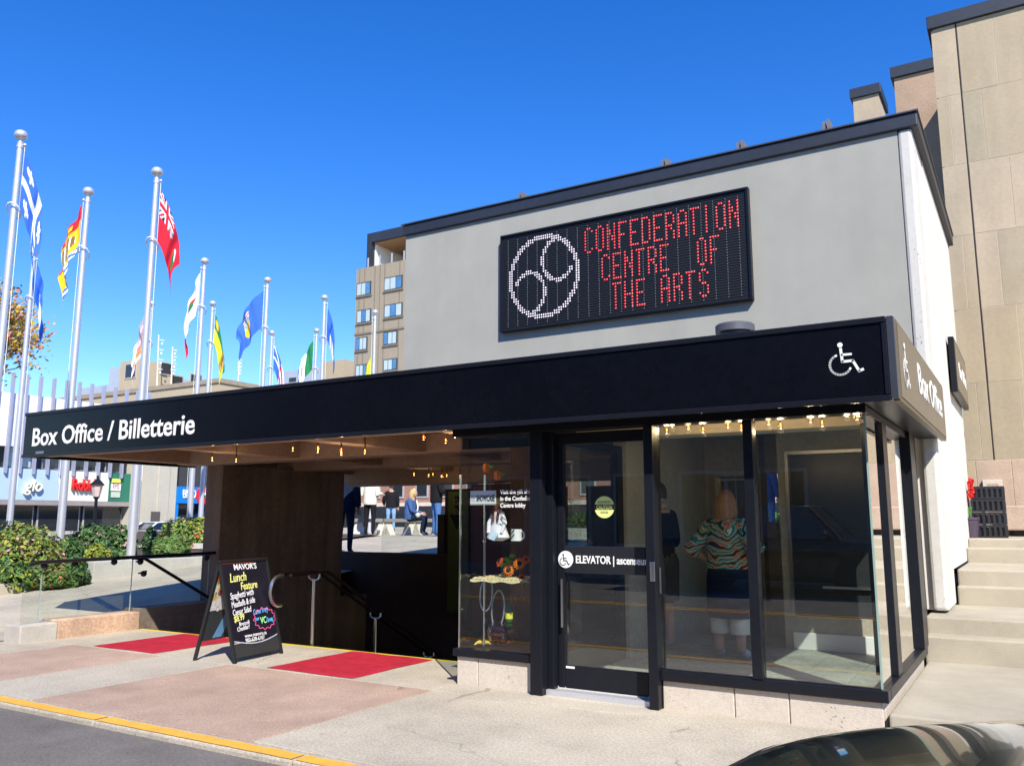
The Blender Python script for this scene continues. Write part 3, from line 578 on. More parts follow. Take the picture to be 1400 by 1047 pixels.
cwall = tag(boxp('concrete_wall', (SX0 - .36, 8.75, -3), (SX0 + .006, 11.42, 2.262), brownc, bevel=.01), 'dark brown board marked concrete wall under the canopy beside the stairs', 'wall')
# planter walls beyond the balustrade
tag(boxp('planter_wall', (-15.2, 6.3, 0), (-15.0, 9.74, .37), walk, bevel=.015), 'low pale concrete planter wall below the shrubs left of balustrade', 'planter wall')
pw = tag(boxp('planter_wall', (-15.2, 9.75, .1), (-14.95, 17, .68), mat('planter_white', (.5, .47, .42), .9, .1, 2), bevel=.015), 'long pale planter wall running behind the balustrade handrail', 'planter wall')
q = od(285, 752, 20.6); tag(boxp('planter_wall', (q.x - 1.3, q.y, .4), (q.x + 1.2, q.y + .25, q.z + .16), mat('planter_white', (0,0,0)), bevel=.015), 'short pale planter wall under the flowering bush beside the dark wall', 'planter wall')
tag(MB().grid(12, 16, lambda u, v: (-27 + u*11.8, 6.3 + v*12, pz(6.3 + v*12) + .05 + (1-u)*.02)).build('planter_soil', mat('soil', (.06, .045, .03), 1, .3, 4)), None, None, None, 'structure')

# ================================================================ SANDWICH BOARD
P0, P1 = Vector((-7.08, 6.25, 0)), Vector((-7.18, 6.98, 0)); u = (P1 - P0).normalized(); wd = (P1 - P0).length
apex = Vector((-7.36, 6.235, 0)); HT = oy(312, 768, 6.24).z
n0 = u.cross(Vector((0, 0, 1)))                                 # outward, towards +X
lean = .27
af = thing('sandwich_board', 'black A-frame menu board with coloured chalk lettering on the sidewalk', 'sign', (-7.35, 6.6, 0))
def face(sgn, nm):
    vv = (Vector((0, 0, HT)) - n0*lean*sgn).normalized(); nn = u.cross(vv)*sgn; org = P0 if sgn > 0 else P0 - n0*2*lean
    return org, vv, nn
def pan(org, vv, nn, x0, x1, y0, y1, t0, t1): return [org + u*a + vv*c + nn*t for a, c, t in ((x0,y0,t0),(x1,y0,t0),(x1,y1,t0),(x0,y1,t0))], nn*(t1-t0)
SLL = math.hypot(HT, lean)
chalkb = mat('chalkboard', (.012, .011, .018), .35, .3, 6, .05, 30); afr = mat('sign_frame_black', (.015, .015, .015), .45)
F_, V_, N_ = face(1, 'f'); G_, W_, M_ = face(-1, 'b')
for org, vv, nn, nm in ((F_, V_, N_, 'front'), (G_, W_, M_, 'rear')):
    bo = MB(); pl_, d = pan(org, vv, nn, .015, wd - .015, .2, SLL, -.012, .0); bo.prism(pl_, d); bo.build('board', chalkb if nm == 'front' else mat('poster_dark', (.04, .045, .05), .4, .1, 4), af)
    for x in (0, wd): part('leg', lambda b: b.prism(*pan(org, vv, nn, x - .016, x + .016, 0, SLL + .01, -.02, .012)), afr, af, bevel=.003)
    part('cross_bar', lambda b: b.prism(*pan(org, vv, nn, .017, wd - .017, SLL - .012, SLL + .012, -.02, .012)), afr, af)
part('foot_panel', lambda b: b.prism(*pan(F_, V_, N_, .017, wd - .017, .05, .19, -.012, -.002)), mat('panel_grey', (.03, .03, .03), .5), af)
curl = MB()
for i in range(8): a0, a1 = i/8, (i+1)/8; f = lambda a: .21 - .05*math.sin(a*3.1); curl.prism([F_ + u*(.03 + (wd-.06)*a) + V_*yy + N_*.004 for a, yy in ((a0, f(a0)), (a1, f(a1)), (a1, f(a1)+.012), (a0, f(a0)+.012))], N_*.003)
curl.build('sheet_edge', mat('clear_sheet', (.4, .42, .5), .2), af)
TM = Matrix(((u.x, V_.x, N_.x, 0), (u.y, V_.y, N_.y, 0), (u.z, V_.z, N_.z, 0), (0, 0, 0, 1)))
chal = dict(w=(.8,.8,.8), y=(.75,.75,.2), g=(.35,.8,.3), b=(.1,.45,.85), p=(.85,.1,.3))
def chalk(body, x, y, s, c, sh=0, rz=0, sx=.85, bold=.001):
    return text('lettering', body, s, F_ + u*x + V_*y + N_*.002, TM @ Matrix.Rotation(R(rz), 4, 'Z'), mat('chalk_' + c, chal[c], .8, 0), af, ext=.001, bold=bold, sx=sx, shear=sh)
chalk("MAVOR'S", .19, .955*SLL - .05, .088, 'w', sx=1.0); chalk('Lunch', .10, .785*SLL, .135, 'y', .25, 2, .8, .001); chalk('Feature', .25, .7*SLL, .115, 'y', .2, 2, .75, .001)
chalk('Spaghetti with', .07, .615*SLL, .098, 'w', .3, 4, .66, 0); chalk('Meatballs & side', .07, .53*SLL, .092, 'w', .3, 5, .62, 0); chalk('Caesar Salad', .07, .455*SLL, .088, 'w', .3, 4, .64, 0)
chalk('$8.99', .075, .39*SLL, .09, 'y', .2, 6, .8); chalk('Broccoli', .14, .345*SLL, .06, 'w', .2, 4, .8, 0); chalk('Cheddar!', .10, .295*SLL, .064, 'w', .2, 5, .8, 0)
chalk("Come 'n try", .385, .435*SLL, .08, 'b', .2, 4, .6, .0005); chalk('our', .395, .375*SLL, .06, 'b', .2, 0, .8, .0005); chalk('VC', .475, .335*SLL, .1, 'g', .2, 2, .75, .001); chalk('Group', .58, .34*SLL, .07, 'b', .2, 6, .55, .0005)
chalk('www.mavors.ca', .2, .225*SLL, .056, 'w', sx=.95, bold=0); chalk('902-628-6107', .2, .18*SLL, .056, 'w', sx=.95, bold=0)
zz = MB(); out = []
for k in range(26):
    a = 2*math.pi*k/26; r_ = 1.0 if k % 2 else .82; out.append((.55 + .185*r_*math.cos(a), (.385 + .115*r_*math.sin(a))*SLL))
for k in range(26):
    a, c = out[k], out[(k+1) % 26]; d = Vector((c[0]-a[0], c[1]-a[1])); q = Vector((-d.y, d.x)).normalized()*.0035
    zz.prism([F_ + u*xx + V_*yy + N_*.002 for xx, yy in ((a[0]-q.x, a[1]-q.y), (c[0]-q.x, c[1]-q.y), (c[0]+q.x, c[1]+q.y), (a[0]+q.x, a[1]+q.y))], N_*.001)
zz.build('zigzag_outline', mat('chalk_p', chal['p'], .8, 0), af)
# graphics on the inner face of the rear board
def patch(nm, pts, m, t=-.0125): 
    b = MB(); b.prism([G_ + u*x + W_*(y*SLL) + M_*t for x, y in pts], M_*-.0012); return b.build(nm, m, af)
patch('poster_orange', [(.02,.80),(.5,.80),(.5,.985),(.02,.985)], mat('poster_orange', (.75, .1, .02), .5))
fd = MB(); rr = random.Random(5); fm = [mat('food_%d' % i, c, .5, .2, 30) for i, c in enumerate([(.7,.6,.45),(.5,.05,.04),(.75,.5,.1),(.2,.3,.05),(.8,.78,.75),(.35,.06,.08)])]
for i in range(90):
    x, y = rr.uniform(.03, .6), rr.uniform(.50, .79); s_ = rr.uniform(.015, .04); fd.cur = i % 6
    if abs(y - .59) < .012: continue
    fd.add([G_ + u*(x + s_*math.cos(R(k*60))) + W_*((y)*SLL + s_*math.sin(R(k*60))) - M_*(.0135 + i*.00002) for k in range(6)], [list(range(6))])
fd.build('poster_food', fm, af)['kind'] = 'stuff'
patch('poster_backing', [(.02,.5),(.62,.5),(.62,.795),(.02,.795)], fm[4], -.0122)
patch('poster_blue_stripe', [(.17,.21),(.30,.21),(.42,.50),(.30,.50)], mat('poster_blue', (.16, .38, .65), .5)); patch('poster_white', [(.40,.3),(.5,.3),(.5,.48),(.46,.48)], whitep)

# ================================================================ BULBS
def bulb(p, lab, grp, zc, wt):
    t = thing('light_bulb', lab, 'light bulb', p, 0, grp)
    part('glass_globe', lambda b: b.lathe([(.003,-.036),(.014,-.032),(.021,-.018),(.021,-.006),(.013,.012),(.009,.022)], p, 10), bm0, t, smooth=True)
    part('filament', lambda b: b.tube([p + Vector((0,0,-.016)), p + Vector((0,0,.01))], .0042, 5), bm1, t)
    part('socket', lambda b: b.tube([p + Vector((0,0,.022)), p + Vector((0,0,.045)), Vector((p.x, p.y, max(zc, p.z + .05)))], [.01, .009, .003], 7), mat('socket_brown', (.12, .06, .03), .5), t)
    l_ = bpy.data.lights.new('bulb_light', 'POINT'); l_.energy = wt; l_.color = (1, .72, .42); l_.shadow_soft_size = .02; lo = bpy.data.objects.new('bulb_light', l_); col.objects.link(lo); lo.location = p + Vector((0, 0, -.05)); attach(lo, t)
bm0 = glassmat('bulb_glass', (1, .9, .75), .8); bm1 = mat('filament_glow', (1, .4, .1), .5, 0, emit=(1, .27, .04), es=8)
ORD = ['leftmost', 'second from left', 'third from left', 'fourth from left', 'fifth from left', 'sixth from left', 'sixth from right', 'fifth from right', 'fourth from right', 'third from right', 'second from right', 'rightmost']
def ordw(i, n): return ORD[i] if i < (n + 1)//2 else ORD[12 - (n - i)]
def bulbs(lst, lab, grp, wt):
    lst = sorted(lst, key=lambda p: p.z and (700 + FPX*((p - CAM).dot(_r))/((p - CAM).dot(_fw))))
    for i, p in enumerate(lst): bulb(p, ordw(i, len(lst)) + ' ' + lab, grp, 2.49, wt)
L1, L2, L3 = [], [], []
for x, y in ((47,235),(78,197),(168,212),(251,230),(391,200),(467,215),(621,185),(688,207),(857,170),(922,193),(1060,138),(1117,155)):
    k = (y - 170 + (x - 600) * .035) > 15; L1.append(oy(900 + x/4.118, 530 + y/4.118, 6.95 if k else 6.75))
for x, y, Y in ((408,153,7.1),(508,150,7.0),(508,158,7.3),(601,158,7.0),(601,168,7.3),(695,162,7.3),(88,192,7.2),(183,198,7.3),(928,108,6.85),(1016,120,7.0),(1053,98,6.75),(1098,128,6.9),(890,253,11.2),(948,258,11.2),(965,255,11.4),(1000,262,11.2),(1020,260,11.4),(1073,262,11.3)):
    (L2 if Y < 9 else L3).append(oy(260 + x/2.908, 560 + y/2.908, Y))
bulbs(L1, 'glowing bulb in the row inside the lobby glass', 'bulbs along the lobby ceiling', 1.0); bulbs(L2, 'glowing bulb under the front of the canopy', 'bulbs under the canopy', .6); bulbs(L3, 'glowing bulb at the back edge of the canopy', 'bulbs at the rear of the canopy', .3)

# ================================================================ BANNERS IN THE STAIRWELL
BY = 11.75
def banner(nm, lab, x0, x1, y0, y1, m, lines, arrow):
    a, c = oy(x0, y0, BY), oy(x1, y1, BY); t = thing(nm, lab, 'banner', (a.x, BY, c.z))
    boxp('panel', (a.x, BY, c.z - .8), (c.x, BY + .02, a.z), m, t)
    tm_ = mat('banner_text', (.16, .14, .12), .7, 0); z = a.z - .22
    for s in lines: text('lettering', s, .14, (a.x + .12, BY - .003, z), FRONT, tm_, t, sx=.8); z -= .16
    if arrow: xx = a.x + .45*(c.x - a.x); zz_ = (a.z + c.z)/2 + .2; part('arrow', lambda b: b.prism([(xx - .05, BY-.004, zz_+.3), (xx+.05, BY-.004, zz_+.3), (xx+.05, BY-.004, zz_), (xx+.16, BY-.004, zz_), (xx, BY-.004, zz_-.26), (xx-.16, BY-.004, zz_), (xx-.05, BY-.004, zz_)], (0, .003, 0)), blackm, t)
    return t
banner('green_banner', 'dark green banner with black down arrow at the back of stairwell', 613, 640, 672, 768, mat('banner_green', (.05, .085, .022), .8, .1, 3), ['Gallery', 'Shop'], True)
banner('maroon_banner', 'maroon banner with faint lettering behind the glass showcase', 644, 700, 662, 790, mat('banner_maroon', (.075, .015, .018), .8, .1, 3), ['Gift Shop', 'Theatre'], True)
banner('maroon_banner', 'narrow maroon banner seen through the upper door glass', 757, 774, 668, 740, mat('banner_maroon', (0,0,0)), ['Shop'], False)
XR0, XR1, XR2 = oy(610, 700, 12.3).x, oy(774, 680, 12.3).x, oy(803, 680, 12.3).x
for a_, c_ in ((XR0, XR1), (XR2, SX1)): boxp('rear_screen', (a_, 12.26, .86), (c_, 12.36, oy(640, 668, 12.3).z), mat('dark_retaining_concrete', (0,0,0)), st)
boxp('post', (oy(603, 700, 12.3).x, 12.2, -1), (oy(612, 700, 12.3).x, 12.36, oy(606, 703, 12.3).z), darkst, st)
gb = thing('plaza_glass_rail', 'glass guard rail along the plaza edge behind the stairwell', 'balustrade', (-7, SY1, .66))
for k in range(4): x = SX0 + .2 + k*1.55; boxp('glass_panel', (x, SY1 - .16, .66), (x + 1.53, SY1 - .15, 1.55), glassr, gb)

# ================================================================ SHOWCASE AND ITS CONTENTS
CX0, CX1, CY0, CY1 = -4.53, -3.74, 6.545, 7.45
dc = thing('display_case', 'glass display case on concrete base beside the elevator door', 'display case', (-4.1, 6.9, 0))
boxp('base', (CX0, 6.53, -.05), (-4.31, 7.48, .245), basec, dc, bevel=.008); boxp('base', (-4.306, 6.532, -.05), (-3.737, 7.48, .245), basec, dc, bevel=.008)
boxp('sill', (CX0 - .03, 6.50, .246), (-3.737, 7.5, .31), blackm, dc, bevel=.005)
boxp('glass_pane', (CX0, CY0, .311), (CX1, CY0 + .008, 2.22), glassmat('case_glass', (.92, .94, .93), 1.0), dc); boxp('glass_pane', (CX0, CY0 + .01, .311), (CX0 + .008, CY1, 2.22), glassmat('case_glass'), dc)
boxp('glass_pane', (CX0 + .01, CY1, .311), (CX1, CY1 + .008, 2.22), glassmat('case_glass'), dc)
for x, y in ((CX0 + .004, CY0 + .012), (-4.25, CY1 - .05), (-4.34, 6.68), (-3.80, 6.68)): part('rod', lambda b: b.tube([(x, y, .311), (x, y, 1.86)], .009, 8), chrome, dc, smooth=True)
sh = [oy(700, 739, 6.75).z, oy(690, 793, 6.75).z]
for z in sh:
    boxp('shelf', (-4.42, 6.62, z - .008), (-3.78, 7.3, z), glassmat('case_glass'), dc)
    for x in (-4.34, -3.80): part('shelf_clip', lambda b: b.ball((x, 6.68, z - .004), .018, 8), chrome, dc)
# pleated brown drape
dp = MB(); n = 46
ring = [(-3.76 - .22*i/n, 7.40 - .55*(1 - i/n)) for i in range(n + 1)]
dp.grid(n*3, 4, lambda uu, vv: (-4.17 - .29*uu + .010*math.sin(uu*80), 7.30 + .06*uu + .028*math.cos(uu*80), .32 + vv*1.9))
tag(dp.build('drape', mat('brown_drape', (.16, .085, .05), .9, .2, 8, .1, 60), None, smooth=True, angle=False), 'brown pleated drape hanging inside the display case', 'drape')
boxp('case_head', (-4.56, 6.625, 2.1), (-3.74, 6.66, 2.204), blackm, dc)
sgn = thing('showcase_card', 'small white card reading SHOWCASE behind the case glass', 'sign', (0,0,0)); a, c = oy(643, 671, 6.57), oy(678, 688, 6.57)
boxp('card', (a.x, 6.57, c.z), (c.x, 6.574, a.z), whitep, sgn); fit_text('lettering', 'SHOWCASE', a.x + .07, c.x - .012, c.z + .022, .055, 6.567, blackm, sgn, bold=.001, ext=.001); fit_text('lettering', 'PEI', a.x + .012, a.x + .05, c.z + .022, .055, 6.567, mat('grey_ink', (.4,.4,.4)), sgn, ext=.001)
boxp('card_edge', (a.x, 6.5685, c.z - .012), (c.x, 6.5735, c.z - .002), mat('grey_ink', (0,0,0)), sgn)
gt = thing('gift_shop_lettering', 'white lettering about the gift shop on the case glass', 'lettering', (0,0,0)); a = oy(684, 675, 6.54)
for i, s in enumerate(('Visit the gift shop', 'in the Confederation', 'Centre lobby')): text('lettering', s, .053, (a.x, 6.538, a.z - i*.06), FRONT, wp, gt, ext=.001, bold=.001, sx=.92)
# doll with straw hat
q = oy(681, 737, 6.69); Q = Vector((q.x, 6.69, sh[0])); dl_ = thing('straw_hat_doll', 'small doll in white dress and straw hat on the glass shelf', 'doll', Q)
dw = mat('doll_white', (.75, .73, .75), .9, .08, 30)
part('dress', lambda b: b.lathe([(.05,.0),(.105,.02),(.115,.03),(.07,.14),(.045,.2),(.05,.25),(.03,.28)], Q, 14, 1, .7), dw, dl_, smooth=True)
part('pinafore', lambda b: b.prism([(Q.x-.05, 6.605, Q.z+.02),(Q.x+.02, 6.598, Q.z-.005+.01),(Q.x+.06, 6.605, Q.z+.06),(Q.x, 6.63, Q.z+.1)], (0, -.006, 0)), mat('pale_blue_paper', (.6,.75,.85), .8), dl_)
part('head', lambda b: (b.ball(Q + Vector((0,0,.31)), .042, 12), b.tube([Q+Vector((0,0,.26)), Q+Vector((0,0,.3))], .015, 8)), mat('doll_skin', (.45,.25,.17), .7), dl_, smooth=True)
for s in (-1, 1): part('braid', lambda b: b.tube([Q+Vector((s*.03,-.02,.31)), Q+Vector((s*.03,-.045,.25)), Q+Vector((s*.02,-.05,.17))], [.016,.014,.008], 7), mat('doll_hair', (.16,.035,.015), .8), dl_, smooth=True); part('arm', lambda b: b.tube([Q+Vector((s*.04,0,.25)), Q+Vector((s*.085,-.02,.16)), Q+Vector((s*.07,-.06,.07))], [.022,.02,.014], 8), dw, dl_, smooth=True)
part('hat', lambda b: b.lathe([(.092,.335),(.095,.34),(.045,.352),(.04,.375),(.02,.385),(.004,.386)], Q, 18), mat('straw', (.72,.6,.22), .9, .15, 60), dl_, smooth=True)
# mug
q = oy(706, 738, 6.66); Q2 = Vector((q.x, 6.66, sh[0])); mg = thing('white_mug', 'white mug with printed picture next to the doll', 'mug', Q2)
part('cup', lambda b: b.lathe([(.045,0),(.05,.004),(.05,.105),(.046,.105),(.044,.01),(.004,.008)], Q2, 18), whitep, mg, smooth=True); part('handle', lambda b: b.tube([Q2+Vector((.048+.035*math.sin(R(a)),0,.052+.036*math.cos(R(a)))) for a in range(0,181,20)], .008, 7), whitep, mg, smooth=True)
for i in range(7): part('print', lambda b: b.disc(Q2 + Vector((-.02+.012*(i%3), -.0515, .03+.013*i)), .008, (0,-1,0), .003, 7), mat('mug_print', (.06,.12,.06), .6), mg)
# sunflowers in a vase
q = oy(690, 790, 6.85); Q3 = Vector((q.x, 6.85, sh[1])); vs_ = thing('sunflower_vase', 'glass vase of orange sunflowers on the woven runner', 'flowers', Q3)
part('vase', lambda b: b.lathe([(.03,0),(.032,.005),(.035,.13),(.032,.13),(.028,.01),(.004,.008)], Q3, 14), glassmat('case_glass'), vs_, smooth=True)
pet = mat('petal_orange', (.8,.22,.01), .7, .2, 30); pet2 = mat('petal_red', (.7,.09,.01), .7, .2, 30)
for fx, fy, r_, pm, tl in ((684,768,.052,pet2,(-.4,-.7,.5)),(696,779,.062,pet,(0,-1,.15)),(710,770,.058,pet,(.45,-.8,.2)),(719,765,.04,pet2,(.7,-.6,.3)),(713,789,.035,pet2,(.5,-.8,-.1)),(668,790,.03,pet,(-.6,-.8,.1)),(713,792,.03,pet,(.2,-1,.3))):
    c_ = oy(fx, fy, 6.8); nn = Vector(tl).normalized(); a_ = nn.orthogonal().normalized(); b_ = nn.cross(a_)
    def fn(b):
        for layer in (0, 1):
            for k in range(14):
                an = 2*math.pi*(k + layer*.5)/14; d = a_*math.cos(an) + b_*math.sin(an); s_ = nn.cross(d); l = r_*(1 - .2*layer)
                b.add([c_ + d*l*.3 + nn*.006*layer, c_ + d*l*.7 + s_*l*.17 + nn*(.008+.01*layer), c_ + d*l*1.05 + nn*.0, c_ + d*l*.7 - s_*l*.17 + nn*(.008+.01*layer)], [(0,1,2,3)])
    part('petals', fn, pm, vs_)
    part('centre', lambda b: b.ball(c_ + nn*.008, r_*.4, 10, (1,1,.8)), mat('sunflower_centre', (.05,.02,.01), .9), vs_)
    part('stem', lambda b: b.tube([c_, c_ - nn*.03 + Vector((0,.01,-.04)), Q3 + Vector((0,0,.06))], .005, 5), leafm('flower_stem', (.07,.2,.03)), vs_)
for fx, fy in ((692,765),(700,760),(688,772),(703,772),(696,768)):
    c_ = oy(fx, fy, 6.83); part('leaf', lambda b: b.add([c_+Vector((-.04,0,-.015)), c_+Vector((0,-.02,.025)), c_+Vector((.045,0,.01)), c_+Vector((0,.01,-.02))], [(0,1,2,3)]), leafm('flower_leaf', (.1,.3,.04)), vs_)
# woven runner
rn = MB(); a, c = oy(650, 796, 6.7), oy(718, 796, 6.7)
rn.grid(60, 14, lambda uu, vv: (a.x + uu*(c.x - a.x), 6.62 + vv*.4, sh[1] + .006 + .018*abs(math.sin(uu*40))*.5 + .014*math.sin(uu*11)*math.sin(vv*7)**2 + .012*math.sin(vv*30)**2))
rn.grid(60, 4, lambda uu, vv: (a.x + uu*(c.x - a.x), 6.62 - vv*.015, sh[1] + .01 - vv*(.02 + .006*math.sin(uu*17))))
tag(rn.build('woven_runner', mat('woven_straw', (.6,.5,.27), .95, .35, 40, .4, 150), None), 'cream woven runner lying along the middle glass shelf', 'runner')
# hoops, bottle, bowl, yellow starfish-like ornament
for fx, fy, hx, hy, lab in ((665,812,10,22,'upper clear glass hoop hanging left inside the display case'),(681,832,10,24,'lower clear glass hoop hanging beside the green bottle')):
    c_ = oy(fx, fy, 6.8); rx_, rz_ = hx*.0068, hy*.0068
    tag(MB().tube([(c_.x + rx_*math.cos(R(k)), 6.8 + .3*rx_*math.sin(R(k)), c_.z + rz_*math.sin(R(k))) for k in range(0, 361, 15)], .008, 8, False).build('glass_hoop', mat('hoop_glass', (.4,.38,.42), .12, .05, 6, metal=.6), None, smooth=True), lab, 'hoop')
q = oy(696, 850, 6.85); bo_ = thing('green_bottle', 'small dark green bottle with yellow label in the display case', 'bottle', (q.x, 6.85, q.z))
part('bottle', lambda b: b.lathe([(.03,0),(.034,.01),(.034,.1),(.015,.14),(.013,.19),(.004,.19)], (q.x, 6.85, q.z), 14), mat('bottle_green', (.02,.09,.02), .12), bo_, smooth=True); part('label', lambda b: b.lathe([(.0345,.03),(.0352,.03),(.0352,.085),(.0345,.085)], (q.x, 6.85, q.z), 14), mat('label_yellow', (.75,.7,.05), .6), bo_, smooth=True)
boxp('shelf', (-4.42, 6.62, q.z - .012), (-3.78, 7.3, q.z - .004), glassmat('case_glass'), dc)
q = oy(685, 892, 6.85); Q4 = Vector((q.x, 6.86, .315)); bw = thing('red_glass_bowl', 'round glass bowl of red berries at the bottom of the case', 'bowl', Q4)
part('bowl', lambda b: b.lathe([(.05,0),(.06,.004),(.12,.05),(.145,.12),(.12,.19),(.07,.225),(.066,.225),(.115,.19),(.139,.12),(.115,.052),(.004,.008)], Q4, 24), glassmat('bowl_glass', (.95,.7,.6), 1.4), bw, smooth=True)
rb = random.Random(2)
for i in range(34):
    rr_ = rb.uniform(0, .1); an = rb.uniform(0, 6.28); zz_ = rb.uniform(.03, .14); part('berry', lambda b: b.ball(Q4 + Vector((rr_*math.cos(an), rr_*math.sin(an), zz_)), rb.uniform(.014,.026), 8), mat('berry_red', (.6,.03,.015), .3), bw, smooth=True)
q = oy(660, 891, 6.75); Q5 = Vector((q.x, 6.75, .315)); so = MB()
for k in range(5): an = R(72*k + 20); so.tube([Q5 + Vector((0,0,.025)), Q5 + Vector((.05*math.cos(an), .05*math.sin(an), .03)), Q5 + Vector((.085*math.cos(an), .085*math.sin(an), .012))], [.02,.015,.005], 7)
tag(so.build('yellow_ornament', mat('ornament_yellow', (.7,.5,.05), .7, .2, 30), None, smooth=True), 'yellow star shaped ornament on the floor of the case', 'ornament')
fq = oy(665, 632, 7.2)
for i, (fx, fy) in enumerate(((665,640),(680,650))):
    c_ = oy(fx, fy, 7.1); t = thing('paper_flower', ('upper left' if i == 0 else 'lower right') + ' orange paper flower hung high in the display case', 'flower', c_)
    part('petals', lambda b: [b.ball(c_ + Vector((.02*math.cos(R(a)), .02*math.sin(R(a)), .0)), .028, 8, (.6,.6,1.7)) for a in range(0,360,72)], pet, t, smooth=True); part('leaf', lambda b: b.ball(c_ + Vector((.05,0,.01)), .02, 6, (1.6,.4,.8)), leafm('flower_leaf', (0,0,0)), t)

# ================================================================ PEOPLE
skin = mat('skin_light', (.5, .3, .22), .6, .06, 12, spec=.35); skin2 = mat('skin_pale', (.56, .37, .29), .6, .06, 12, spec=.35)
def cloth(n, c, v=.15): return mat(n, c, .95, v, 9, .25, 90, spec=.15)
navy = cloth('cloth_navy', (.012, .02, .045)); blk = cloth('cloth_black', (.012, .012, .014)); denim = cloth('denim_blue', (.07, .16, .36)); ldenim = cloth('denim_light', (.22, .36, .6)); cream_c = cloth('cloth_cream', (.72, .68, .55)); greyc = cloth('cloth_grey', (.09, .085, .085)); bluej = cloth('cloth_mid_blue', (.05, .1, .24)); wcl = cloth('cloth_white', (.72, .69, .62))
hb = mat('hair_ginger_blonde', (.32, .17, .075), .6, .3, 40); hd = mat('hair_dark', (.03, .02, .015), .6, .3, 40); hblo = mat('hair_blonde', (.5, .36, .15), .6, .3, 40)
shoe = mat('shoe_dark', (.03, .03, .035), .6); shoew = mat('shoe_white', (.6, .62, .68), .7); tanshoe = mat('shoe_tan', (.4, .3, .2), .7)
# patterned blouse: swirled stripes in turquoise, green, orange, black
pm = bpy.data.materials.new('swirl_print'); pm.use_nodes = True; t_ = pm.node_tree; g_ = t_.nodes.new('ShaderNodeTexCoord'); wv = t_.nodes.new('ShaderNodeTexWave'); wv.inputs['Scale'].default_value = 4.6; wv.inputs['Distortion'].default_value = 10; wv.inputs['Detail'].default_value = 2; wv.inputs['Detail Scale'].default_value = .9
mp_ = t_.nodes.new('ShaderNodeMapping'); mp_.inputs['Rotation'].default_value = (.2, .9, .3); rp_ = t_.nodes.new('ShaderNodeValToRGB'); rp_.color_ramp.interpolation = 'CONSTANT'
for i, (p_, c_) in enumerate(((0, (.02,.02,.025)), (.1, (.08,.5,.5)), (.22, (.03,.04,.04)), (.3, (.5,.7,.35)), (.42, (.02,.03,.03)), (.5, (.8,.16,.04)), (.62, (.3,.04,.04)), (.7, (.5,.75,.7)), (.84, (.03,.2,.2)))):
    e = rp_.color_ramp.elements[i] if i < 2 else rp_.color_ramp.elements.new(p_); e.position = p_; e.color = (*c_, 1)
t_.links.new(g_.outputs['Object'], mp_.inputs[0]); t_.links.new(mp_.outputs[0], wv.inputs[0]); t_.links.new(wv.outputs[1], rp_.inputs[0]); 
rq_ = t_.nodes.new('ShaderNodeValToRGB'); rq_.color_ramp.interpolation = 'CONSTANT'
for i, (p_, c_) in enumerate(((0, (.02,.02,.02)), (.2, (.85,.2,.05)), (.4, (.9,.5,.2)), (.52, (.12,.02,.02)), (.66, (.6,.06,.05)), (.82, (.15,.45,.4)))):
    e = rq_.color_ramp.elements[i] if i < 2 else rq_.color_ramp.elements.new(p_); e.position = p_; e.color = (*c_, 1)
ns_ = t_.nodes.new('ShaderNodeTexNoise'); ns_.inputs['Scale'].default_value = 5; t_.links.new(g_.outputs['Object'], ns_.inputs[0]); gt_ = t_.nodes.new('ShaderNodeMath'); gt_.operation = 'GREATER_THAN'; gt_.inputs[1].default_value = .52; t_.links.new(ns_.outputs[0], gt_.inputs[0]); mxx = t_.nodes.new('ShaderNodeMix'); mxx.data_type = 'RGBA'
wv.bands_direction = 'DIAGONAL'; t_.links.new(wv.outputs[1], rq_.inputs[0]); t_.links.new(gt_.outputs[0], mxx.inputs[0]); t_.links.new(rp_.outputs[0], mxx.inputs[6]); t_.links.new(rq_.outputs[0], mxx.inputs[7]); t_.links.new(mxx.outputs[2], t_.nodes['Principled BSDF'].inputs['Base Color']); t_.nodes['Principled BSDF'].inputs['Roughness'].default_value = .85
def ell(z, rx, ry, cx=0, cy=0, n=28, fold=0, ph=0): return [Vector((cx + rx*(1 + fold*math.sin(9*a + ph))*math.cos(a), cy + ry*(1 + fold*math.sin(9*a + ph))*math.sin(a), z)) for a in [2*math.pi*k/n for k in range(n)]]
def woman_extra(t, lp, P, k):
    lp('blouse', lambda b: (b.loft([[v*k for v in ell(z, rx, ry, 0, cy, fold=f, ph=z*20)] for z, rx, ry, cy, f in ((.93,.235,.175,0,.02),(1.0,.232,.172,0,.02),(1.12,.225,.165,.005,.012),(1.26,.228,.16,.01,.008),(1.36,.22,.14,.012,0),(1.42,.16,.1,.012,0),(1.46,.085,.07,.01,0))]),
        [b.loft([[(Vector(P['sh'+s])*(1-f) + Vector(P['el'+s])*f)*k + (Vector((0, math.cos(a), 0)) + Vector((.75 if s=='L' else -.75, 0, .7))*math.sin(a))*r*k for a in [2*math.pi*m/16 for m in range(16)]] for f, r in ((-.12,.07),(.1,.088),(.5,.086),(.95,.088),(1.12,.094))]) for s in 'LR']), pm, smooth=True, angle=60)
    lp('skirt', lambda b: b.loft([[v*k for v in ell(z, rx, ry, 0, .0, fold=f)] for z, rx, ry, f in ((.42,.225,.17,.05),(.6,.235,.178,.035),(.8,.238,.182,.015),(.96,.215,.165,0))]), navy, smooth=True, angle=60)
    for s in (-1, 1): lp('capri_leg', lambda b: b.loft([[v*k for v in ell(z, r, r, s*.108, .0, n=16)] for z, r in ((.26,.1),(.28,.102),(.42,.106),(.6,.11))]), wcl, smooth=True, angle=60)
wpos = oz(1000, 900, .075)
